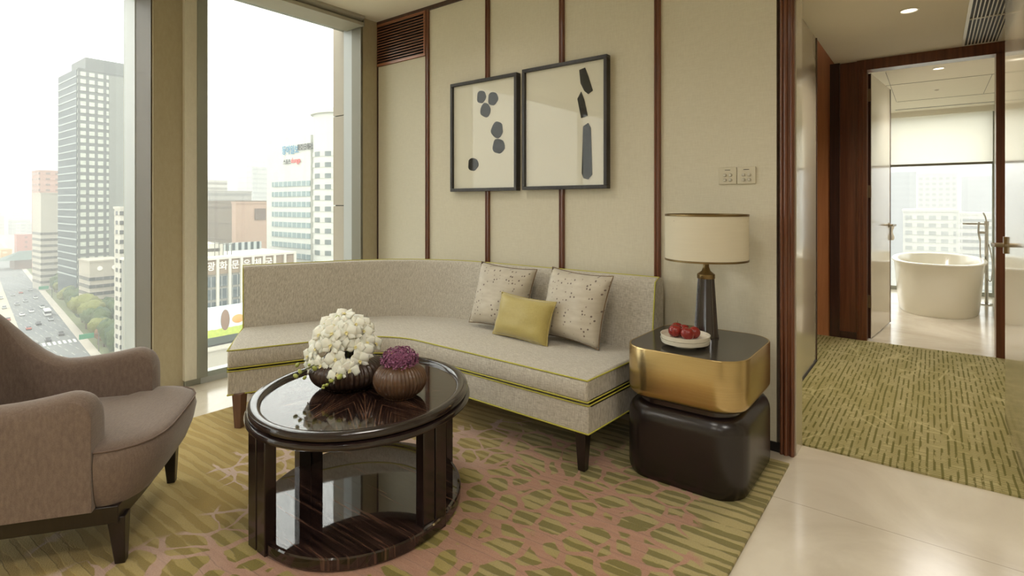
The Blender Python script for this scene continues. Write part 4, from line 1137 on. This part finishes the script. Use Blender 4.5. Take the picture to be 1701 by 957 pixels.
def text(s, size, mat, parent, loc, axis, name='lettering', ext=.05, align='CENTER', wx=1):
    cu = bpy.data.curves.new(name, 'FONT'); cu.body = s; cu.size = size; cu.extrude = ext; cu.align_x = align; cu.align_y = 'CENTER'; cu.materials.append(mat)
    cu.offset = size*.012; cu.resolution_u = 2
    tmp = bpy.data.objects.new(name, cu); C.objects.link(tmp); bpy.context.view_layer.update()
    me = bpy.data.meshes.new_from_object(tmp.evaluated_get(bpy.context.evaluated_depsgraph_get())); bpy.data.objects.remove(tmp)
    if not me.materials: me.materials.append(mat)
    o = bpy.data.objects.new(name, me); C.objects.link(o); o.parent = parent
    p = Vector(loc)-parent.location; o.location = p
    o.rotation_euler = (PI/2, 0, PI/2) if axis == 'x' else (PI/2, 0, 0)
    o.scale = (wx, 1, 1); return o
M['signwhite'] = plain('sign_white', rgb(232, 228, 216), .5); M['signblue'] = plain('sign_blue', rgb(52, 128, 164), .5); M['signblack'] = plain('sign_black', rgb(40, 40, 40), .5); M['signred'] = plain('sign_red', rgb(196, 60, 60), .5)
kb = int((y0+4-y_st)/bw)
for i, ch in enumerate('광화문우체국'):
    text(ch, 2.9, M['signwhite'], po, (XP+.45, y_st+(kb+i+.5)*bw, po_t-2.2), 'x', wx=.95)
bm = bmesh.new(); lathe(bm, [(1.0, 0), (1.0, .2)], 0, 0, 20); bm.transform(Matrix.Translation((XP+.4, y_st+(kb-.5)*bw, po_t-2.2)) @ Matrix.Rotation(PI/2, 4, 'Y')); link('emblem', bm, cmat('po_orange', rgb(206, 120, 70)), po)
link('rooftop_unit', B(XP-18, XP-6, y_st+4, y0+9, po_t+.7, po_t+4.5), M['po_white'], po); link('rooftop_vents', B(XP-18, XP-5.9, y_st+5, y0+8, po_t+2, po_t+3), cmat('po_dark', rgb(90, 86, 78)), po)
link('roof_screen', B(XP-21, XP-20, y0+10, y_end-1, po_t+.7, po_t+3.4), winmat('po_dots', rgb(70, 84, 88), rgb(190, 198, 196), 2.2, .5), po)
for k in range(5):
    bm = bmesh.new(); bx_, by_ = XP-5, y0+6+k*1.3
    tube(bm, [(bx_, by_, po_t+.7), (bx_, by_, po_t+5.5-.3*k)], .12, 6); tube(bm, [(bx_, by_-1.2, po_t+5.0-.3*k), (bx_, by_+1.2, po_t+4.6)], .10, 6); link('antenna', bm, cmat('po_mast', rgb(120, 118, 110)), po)
# mural billboard: plain painted scene of grass, sky and two soft shapes
mb = thing('mural_billboard', 'long painted hoarding with pale sky and green grass below the post office windows', 'billboard', (XP+2, y0+8, G))
zb0 = zat(566, 162); zb1 = zat(511, 165)
def muralm():
    n = N('mural_paint'); x = n.xyz(n.pos())
    f = n.sstep(n.math('ADD', x[2], n.math('MULTIPLY', n.noise(n.pos(), .7, 2), .8)), zb0+2.6, zb0+2.9)
    g = n.mix(n.noise(n.pos(), 1.2, 2), rgb(120, 160, 60), rgb(206, 206, 90))
    return n.fin(n.mix(f, g, n.mix(n.noise(n.pos(), .25, 1), rgb(182, 206, 220), rgb(216, 226, 226))), .6)
link('panel', B(XP+1.6, XP+2.0, y_st, y_end+1, zb0, zb1), muralm(), mb)
link('footing', B(XP+1.5, XP+2.1, y_st, y_end+1, zb0-2.2, zb0), cmat('mural_base', rgb(70, 80, 70)), mb)
link('caption_line', B(XP+2.1, XP+2.14, y0+14, y0+22, zb0-1.3, zb0-.7), M['signwhite'], mb)
bm = bmesh.new(); lathe(bm, [(.4, 0), (1.5, .06), (1.7, .1), (1.3, .2), (.3, .25)], 0, 0, 16, sx=1.9, sy=.8); bm.transform(Matrix.Translation((XP+2.0, y0+6.0, zb0+4.8)) @ Matrix.Rotation(PI/2, 4, 'Y')); link('brown_shape', bm, cmat('mural_brown', rgb(140, 110, 90)), mb)
bm = bmesh.new(); lathe(bm, [(.4, 0), (1.3, .06), (1.5, .1), (1.2, .2), (.3, .25)], 0, 0, 16, sx=.9, sy=1.3); bm.transform(Matrix.Translation((XP+2.0, y0+10.0, zb0+4.6)) @ Matrix.Rotation(PI/2, 4, 'Y')); link('orange_shape', bm, cmat('mural_orange', rgb(226, 166, 90)), mb)
lw = thing('street_wall', 'long pale stone wall below the mural hoarding', 'wall', (XP+4, y0+8, G))
link('facing', B(XP+3, XP+6, y_st-5, y_end+10, G, zb0-3), cmat('street_stone', rgb(190, 184, 170)), lw); link('coping', B(XP+2.8, XP+6.4, y_st-5, y_end+10, zb0-3, zb0-2.5), cmat('street_cope', rgb(210, 204, 190)), lw)
building('brown office block left of the pink one in the right window', 391.5, 262, 336, 393.5, 343, cmat('brown_block', rgb(120, 108, 92)), cmat('brown_band', rgb(112, 100, 86)), 8, wh=.1, maxf=6, Ly=20)
t, x0, y0, Ly, Lx, z1 = building('pinkish stone building with dark vents beside the brown block', 391.8, 258, 338, 452, 390, cmat('pink_stone', rgb(186, 156, 136)), cmat('pink_cope', rgb(150, 130, 116)), 60, wh=.02, maxf=1, Lx=4)
for k in range(2): link('louvre', B(x0+.1, x0+.4, y0+9+k*8, y0+14.5+k*8, z1-8, z1-2.5), cmat('vent_brown', rgb(110, 92, 80)), t)
for j in range(8): link('window', B(x0+.1, x0+.4, y0+20, y0+22, z1-12-j*3.4, z1-10.4-j*3.4), cmat('win_dark', rgb(96, 92, 88)), t)
# newspaper tower
wN = 200; xr_, yr_ = grid(516, wN); xl_, yl_ = grid(443, 0) if False else (0, 0)
zt = zat(223, wN); Lx = lenX(xr_, yr_, 443)
nt = thing('newspaper_tower', 'white glass-banded office tower with blue lettering near its top', 'building', (xr_-Lx/2, yr_+14, G))
wt = cmat('news_white', rgb(206, 208, 200)); ng = winmat('news_panes', rgb(128, 148, 150), rgb(196, 202, 198), 3.2, .88)
link('wall', B(xr_-Lx, xr_, yr_, yr_+26, G, zt), wt, nt)
for k in range(22):
    z = zt-17-k*3.9
    if z-2 < G: break
    link('window_band', B(xr_-Lx+4.5, xr_, yr_-.3, yr_, z-1.9, z), ng, nt)
bm = bmesh.new(); lathe(bm, [(11, G), (11, zt+6.5), (12, zt+6.6), (12, zt+8.2), (10.5, zt+8.4)], xr_+8, yr_+9, 40); link('round_stair_tower', bm, wt, nt)
for k in range(22):
    z = zt-7-k*3.9
    if z-2 < G: break
    bm = bmesh.new(); lathe(bm, [(11.2, z-1.7), (11.2, z)], xr_+8, yr_+9, 40); link('curved_band', bm, winmat('news_curved', rgb(110, 120, 120), rgb(200, 200, 192), 6, .55), nt)
text('동아일보', 3.6, M['signblue'], nt, (xr_-13.2, yr_-.4, zt-5.2), 'y', wx=.9)
text('東亞日報社', 2.6, M['signblack'], nt, (xr_-3.0, yr_-.4, zt-4.6), 'y', wx=.85)
text('스포츠', 2.2, M['signblack'], nt, (xr_-15.6, yr_-.4, zt-9.6), 'y', wx=.9)
text('donga', 2.8, M['signred'], nt, (xr_-9.4, yr_-.4, zt-9.2), 'y', wx=.95)
building('far pale twin-edged skyscraper left of the newspaper tower', 410, 900, 264, 442, 394, cmat('far_pale', rgb(172, 174, 168)), cmat('far_line', rgb(150, 156, 152)), 9, wh=.3, maxf=14)
building('striped white mid-rise on the skyline beside the window frame', 338, 520, 300, 378, 334, cmat('stripe_white', rgb(190, 186, 174)), cmat('stripe_dark', rgb(130, 124, 112)), 5, wh=.45, maxf=12)
building('square grey-roofed block in front of the far skyscraper', 350, 420, 318, 418, 349, cmat('grey_mid', rgb(160, 156, 146)), cmat('grey_mid_band', rgb(128, 126, 118)), 5, wh=.4, maxf=8, Lx=8)
building('pale tower tucked behind the newspaper building', 421, 700, 278, 446, 419, cmat('far_pale2', rgb(168, 172, 166)), cmat('far_line2', rgb(140, 146, 142)), 6, wh=.35, maxf=14)
building('narrow white block with small dark windows at the right window edge', 340, 300, 352, 345.5, 330, cmat('white_narrow', rgb(200, 196, 184)), winmat('narrow_panes', rgb(96, 100, 98), rgb(200, 196, 184), 4, .5), 4.2, wh=.4, maxf=9)
# ---- bathroom window side
building('tall pale office tower seen through the bathroom window', 1522, 420, 290, 1596, 1514, cmat('bath_tower', rgb(176, 182, 180)), winmat('bath_panes', rgb(120, 130, 132), rgb(176, 182, 180), 5, .6), 5, wh=.5, maxf=20, Ly=12, Lx=40, z1=zat(290, 420)) if False else None
def slabf(label, pl, pr, w, yt, wall, win, fh, group=None, d=25, wh=.5):
    """block facing the bathroom (front face along X)"""
    # both corners on the plane Y = const through depth w of the middle column
    pm = (pl+pr)/2; xm, ym = grid(pm, w)
    def onY(p):
        k = (p-CX)/F_PX; return (ym*(.6115-k*.791))/(-k*.6115-.791)
    xa, xb = onY(pl), onY(pr); z1 = zat(yt, w)
    t = thing('office_building', label, 'building', ((xa+xb)/2, ym+d/2, G), 0, group)
    link('wall', B(xa, xb, ym, ym+d, G, z1), wall, t)
    k = 0
    while z1-fh*(k+1) > G and k < 34:
        link('window_band', B(xa+.8, xb-.8, ym-.3, ym, z1-fh*(k+1), z1-fh*(k+1)+fh*wh), win, t); k += 1
    link('roof_parapet', B(xa-.4, xb+.4, ym-.4, ym+d, z1, z1+1.2), wall, t)
bw1 = cmat('bath_white', rgb(206, 206, 196)); bp1 = winmat('bath_panes1', rgb(150, 154, 150), rgb(206, 206, 196), 4.2, .6)
slabf('gridded pale tower in the middle of the bathroom window view', 1524, 1590, 430, 290, bw1, bp1, 4.2)
slabf('wide low gridded block behind the bathtub', 1500, 1592, 240, 352, bw1, bp1, 3.4)
slabf('white banded block at the right of the bathroom window view', 1592, 1660, 280, 357, cmat('bath_white2', rgb(216, 214, 204)), winmat('bath_panes2', rgb(128, 130, 126), rgb(216, 214, 204), 30, .98), 3.6, wh=.4)
slabf('grey-blue slab tower behind the bathroom blind, left', 1455, 1521, 560, 288, cmat('bath_grey', rgb(120, 130, 136)), cmat('bath_grey_band', rgb(104, 114, 122)), 6)
slabf('grey-blue slab tower at the right of the bathroom window', 1598, 1680, 620, 294, cmat('bath_grey', rgb(120, 130, 136)), cmat('bath_grey_band', rgb(104, 114, 122)), 6)
# ---- distant fabric of the city
rnd = random.Random(5)
far_m = [cmat('far_a', rgb(186, 180, 168)), cmat('far_b', rgb(196, 176, 150)), cmat('far_c', rgb(160, 158, 150)), cmat('far_d', rgb(206, 204, 194))]
far_s = [cmat('far_wa', rgb(128, 124, 116)), cmat('far_wb', rgb(140, 130, 116))]
for k in range(46):
    p = rnd.uniform(-20, 100) if k < 26 else rnd.uniform(335, 445); w = rnd.uniform(650, 1700)
    x, y = grid(p, w); a, b, h = rnd.uniform(15, 35), rnd.uniform(15, 35), rnd.uniform(8, 30)+w*.012
    if k % 2 and k < 26 and w < 900: continue
    t = thing('distant_building', '%s low block in the hazy distance, %s' % (('beige', 'sandy', 'grey', 'whitish')[k % 4], ('seen far down the avenue in the left window' if k < 26 else 'above the post office roof in the right window')), 'building', (x, y, G), 0, 'distant %s blocks in the %s window' % (('beige', 'sandy', 'grey', 'whitish')[k % 4], 'left' if k < 26 else 'right'))
    link('wall', B(x-a, x, y, y+b, G, G+h), far_m[k % 4], t)
    nfl = max(2, int(h/7))
    bm = bmesh.new()
    for j in range(nfl): box(bm, x-a-.3, x+.3, y-.3, y+b, G+h-3-j*6, G+h-5.5-j*6)
    link('window_band', bm, far_s[k % 2], t)
# ---- hills
def hill(label, p, w, wid, h):
    x, y = grid(p, w); bm = bmesh.new(); rs = []
    for i in range(9):
        q = i/8; r = wid*(1-q)**.8+2
        rs.append([(x+r*1.6*math.cos(a)*(1+.15*mnoise.noise(Vector((math.cos(a)*2, math.sin(a)*2, q)))), y+r*math.sin(a), G+h*q**.9) for a in [2*PI*k/32 for k in range(32)]])
    rings(bm, rs); o = struct('trim_hill', bm, cmat('hill_green', rgb(96, 110, 92)), label=label); o.name = 'hill'; return o
hill('hazy wooded hill beyond the city on the left', 20, 3000, 500, 140)
hill('hazy wooded hill beyond the bathroom window', 1560, 2600, 700, 190)
# ---- ground, avenue
RA_ = -math.atan(.13); PV = Vector((-262, 66, 0))
def RT(x, y):
    dx, dy = x-PV.x, y-PV.y; return PV.x+dx*math.cos(RA_)-dy*math.sin(RA_), PV.y+dx*math.sin(RA_)+dy*math.cos(RA_)
def RB(*a):
    b = B(*a); b.transform(Matrix.Translation(PV) @ Matrix.Rotation(RA_, 4, 'Z') @ Matrix.Translation(-PV)); return b
gm = plain('city_ground', rgb(140, 138, 122), .9, 0, .2, .03)
struct('ground', B(-4500, 3500, -900, 4500, G-2, G), gm, label='city ground far below')
def roadm():
    n = N('avenue_surface'); x = n.xyz(n.pos())
    f = n.noise(n.pos(), .15, 3)
    col = n.mix(f, rgb(92, 96, 98), rgb(112, 114, 112))
    ln = n.math('LESS_THAN', n.math('MODULO', n.math('ADD', x[1], 1000.2), 3.4), .16)
    ds = n.math('LESS_THAN', n.math('MODULO', n.math('ADD', x[0], 4000), 9), 4.5)
    return n.fin(n.mix(n.math('MULTIPLY', n.math('MULTIPLY', ln, ds), .7), col, rgb(210, 206, 190)), .8)
struct('ground_road', RB(-1500, 150, 50, 66, G, G+.1), roadm(), label='dark asphalt avenue seen through the left window')
struct('ground_square', RB(-1500, 150, 8, 50, G, G+.12), plain('pale_lanes', rgb(168, 160, 140), .8, 0, .15, .1), label='pale paved lanes beside the avenue')
struct('ground_pavement', RB(-1500, 150, 66, 69, G, G+.25), plain('pavement', rgb(176, 168, 154), .8, 0, .1, .3), label='pavement along the trees')
struct('ground_lawn', RB(-700, -200, 69, 200, G, G+.2), plain('park_ground', rgb(104, 112, 74), .9, 0, .2, .05), label='planted strip under the trees')
xw, _ = grid(100, 218)
bm = bmesh.new()
for k in range(26): box(bm, -281, -275, 24.5+k*1.6, 25.3+k*1.6, G+.12, G+.16)
bm.transform(Matrix.Translation(PV) @ Matrix.Rotation(RA_, 4, 'Z') @ Matrix.Translation(-PV))
setp(link('crosswalk', bm, M['signwhite']), 'white striped pedestrian crossing over the avenue', 'crosswalk')
# ---- trees
def crown_mesh(seed):
    rd = random.Random(seed); bm = bmesh.new()
    for k in range(7):
        a = rd.uniform(0, 6.28); q = rd.uniform(0, 2.6) if k else 0
        c = Vector((q*math.cos(a), q*math.sin(a), rd.uniform(4.5, 7.5))); r = rd.uniform(1.8, 2.7)
        m0 = len(bm.verts); g = bmesh.ops.create_icosphere(bm, subdivisions=3, radius=r)
        for v in g['verts']:
            d = v.co.normalized(); v.co = v.co*(1+.28*mnoise.noise(d*2.6+c)+.16*mnoise.noise(d*7+c))+c
            v.co.z = v.co.z*1.0
    return bm
def leafm(name, a, b):
    n = N(name); f = n.noise(n.pos(), .9, 4, .7); n.bump(n.noise(n.pos(), 2.2, 3), 1, .6); return n.fin(n.mix(f, a, b), .9)
LM = [leafm('foliage_green', rgb(52, 70, 38), rgb(84, 100, 56)), leafm('foliage_deep', rgb(42, 64, 44), rgb(74, 94, 62)), leafm('foliage_yellow', rgb(92, 98, 44), rgb(124, 126, 68)), leafm('foliage_rust', rgb(116, 86, 62), rgb(146, 114, 86))]
protos = []
for k in range(4):
    t = thing('street_tree', 'tree', 'tree', (0, 0, G), 0, 'trees along the avenue')
    link('crown', crown_mesh(k+11), LM[k], t, world=False, ang=80)
    bm = bmesh.new(); tube(bm, [(0, 0, 0), (0, 0, 5)], .35, 6, taper=lambda q: 1-.4*q); link('trunk', bm, cmat('bark', rgb(90, 76, 62)), t, world=False)
    protos.append([t, False])
TL = ['mid-green rounded tree in the avenue planting', 'deep green rounded tree in the avenue planting', 'yellow-green broad tree on the avenue before the tower', 'rust-tinted autumn tree near the crossing']
spotsT = []
for k in range(46): spotsT.append((-222-k*6.5+rnd.uniform(-2, 2), 72+rnd.uniform(0, 2), k % 2 if k % 6 else 2, rnd.uniform(.9, 1.3)))
for k in range(44): spotsT.append((-226-k*7+rnd.uniform(-3, 3), 80+rnd.uniform(0, 3), (k+1) % 2, rnd.uniform(1, 1.4)))
for k in range(30): spotsT.append((-232-k*5+rnd.uniform(-3, 3), 87+rnd.uniform(0, 14), k % 2, rnd.uniform(1, 1.3)))
spotsT += [(-300, 71.5, 2, 1.7), (-291, 73, 2, 1.5), (-262, 70.5, 3, 1.0), (-257, 71.5, 3, .9)]
spotsT = [q for q in spotsT if not any(a < RT(q[0], q[1])[0] < b and c < RT(q[0], q[1])[1] < d for a, b, c, d in FOOT)]
for x, y, kk, s in spotsT:
    pr = protos[kk]
    if not pr[1]: o = pr[0]; pr[1] = True
    else: o = copy_tree(pr[0])
    y0t = y; x, y = RT(x, y)
    o.location = (x, y, G+.2); o.scale = (s, s, s); o.rotation_euler = (0, 0, rnd.uniform(0, 6.28)); row = 0 if y0t < 76 else 1 if y0t < 85 else 2
    o['label'] = TL[kk].replace('in the avenue planting', ('in the kerbside row of the avenue', 'in the second row behind the kerbside trees', 'deep in the grove towards the office blocks')[row]); o['group'] = ('kerbside avenue trees', 'second row avenue trees', 'grove trees')[row]
# ---- cars
carM = [cmat('car_white', rgb(226, 226, 222), .3), cmat('car_silver', rgb(168, 170, 170), .3), cmat('car_dark', rgb(50, 52, 58), .3), cmat('car_red', rgb(176, 80, 60), .3)]
cglass = cmat('car_glass', rgb(40, 46, 52), .1); tyre = cmat('car_tyre', rgb(30, 30, 30), .8)
def carproto(m, lb, big=False):
    L, Wd, H_ = (9.5, 2.5, 3.1) if big else (4.6, 1.8, 1.45)
    t = thing('bus' if big else 'car', lb, 'bus' if big else 'car', (0, 0, G+.12), 0, 'traffic on the avenue')
    bm = bmesh.new()
    side = [(-L/2, .35), (L/2, .35), (L/2, .35+H_*.35), (L/2-.1, .35+H_*.42), (-L/2+.1, .35+H_*.45), (-L/2, .35+H_*.4)]
    if big: side = [(-L/2, .4), (L/2, .4), (L/2, H_*.95), (L/2-.3, H_), (-L/2+.3, H_), (-L/2, H_*.95)]
    rings(bm, [[(x, y, z) for x, z in side] for y in (-Wd/2, Wd/2)]); link('body', bm, m, t, world=False, bev=.08)
    bm = bmesh.new()
    cab = [(-L*.38, .35+H_*.43), (L*.22, .35+H_*.41), (L*.10, H_), (-L*.26, H_)] if not big else [(-L/2-.03, 1.5), (L/2+.03, 1.5), (L/2+.03, 2.5), (-L/2-.03, 2.5)]
    y_ = Wd/2*.85 if not big else Wd/2+.03
    rings(bm, [[(x, y, z) for x, z in cab] for y in (-y_, y_)]); link('windows', bm, cglass, t, world=False, bev=.05)
    for sx in (-L*.3, L*.3):
        for sy in (-Wd/2+.1, Wd/2-.1):
            bm = bmesh.new(); lathe(bm, [(.34, -.12), (.34, .12)], 0, 0, 14); bm.transform(Matrix.Translation((sx, sy, .34)) @ Matrix.Rotation(PI/2, 4, 'X')); link('wheel', bm, tyre, t, world=False)
    return t
CL = ['white car driving on the avenue lanes', 'silver car driving on the avenue lanes', 'dark car driving on the avenue lanes', 'red car driving on the avenue lanes']
cp = [[carproto(carM[i], CL[i]), False] for i in range(4)]
bus = carproto(carM[0], 'white bus on the dark avenue beside the pavement', True); bus.location = (*RT(-352, 62), G+.12); bus.rotation_euler = (0, 0, RA_)
for k in range(44):
    kk = rnd.choice((0, 0, 0, 1, 1, 2, 3)); pr = cp[kk]
    o = pr[0] if not pr[1] else copy_tree(pr[0]); pr[1] = True
    lane = (30, 33.5, 37, 40.5, 44, 47.5, 53, 57, 62)[(k*5) % 9]; o.location = (*RT(-262-k*4.6+rnd.uniform(-1, 1), lane), G+.13); o.rotation_euler = (0, 0, RA_ if lane > 38 else PI+RA_); o['label'] = CL[kk].replace('driving on the avenue lanes', 'driving on the dark asphalt side of the avenue' if lane > 50 else 'on the pale lanes of the avenue, nearer side' if lane < 38 else 'on the pale lanes beside the dark asphalt'); o['group'] = 'traffic on the avenue, lane %s' % ('dark' if lane > 50 else 'near' if lane < 38 else 'middle')
for pr in cp:
    if not pr[1]: pr[0].location = (-240, 40, G+.13)
for k, (x, y, lb) in enumerate(((*RT(-415, 69), 'green road sign panel over the avenue, farther one'), (*RT(-250, 69), 'green road sign panel near the crossing'))):
    t = thing('road_sign', lb, 'sign', (x, y, G)); link('panel', B(x-.2, x+.2, y-6, y-1.5, G+5.8, G+7.6), cmat('sign_green', rgb(60, 150, 110)), t)
    bm = bmesh.new(); tube(bm, [(x, y, G), (x, y, G+7.5)], .2, 8); tube(bm, [(x, y, G+7), (x, y-6, G+7)], .12, 8); link('pole', bm, cmat('po_mast', rgb(120, 118, 110)), t)

# ================================================================== CITY HAZE (real scattering air, outside the building)
def hazem(dens):
    m = bpy.data.materials.new('smog'); m.use_nodes = True; nt_ = m.node_tree
    for nd in list(nt_.nodes):
        if nd.type != 'OUTPUT_MATERIAL': nt_.nodes.remove(nd)
    v = nt_.nodes.new('ShaderNodeVolumeScatter'); v.inputs['Color'].default_value = (.99, .99, .97, 1); v.inputs['Density'].default_value = dens
    nt_.links.new(v.outputs[0], nt_.nodes['Material Output'].inputs['Volume']); return m
hz = hazem(.00095)
setp(link('haze', B(-4400, -30, -800, 4400, G+.5, 130), hz), 'pale smog hanging over the city in the room windows', 'haze', kind='stuff')
setp(link('haze', B(-29.9, 3400, 30, 4400, G+.5, 130), hazem(.0019)), 'pale smog hanging over the city in the bathroom window', 'haze', kind='stuff')
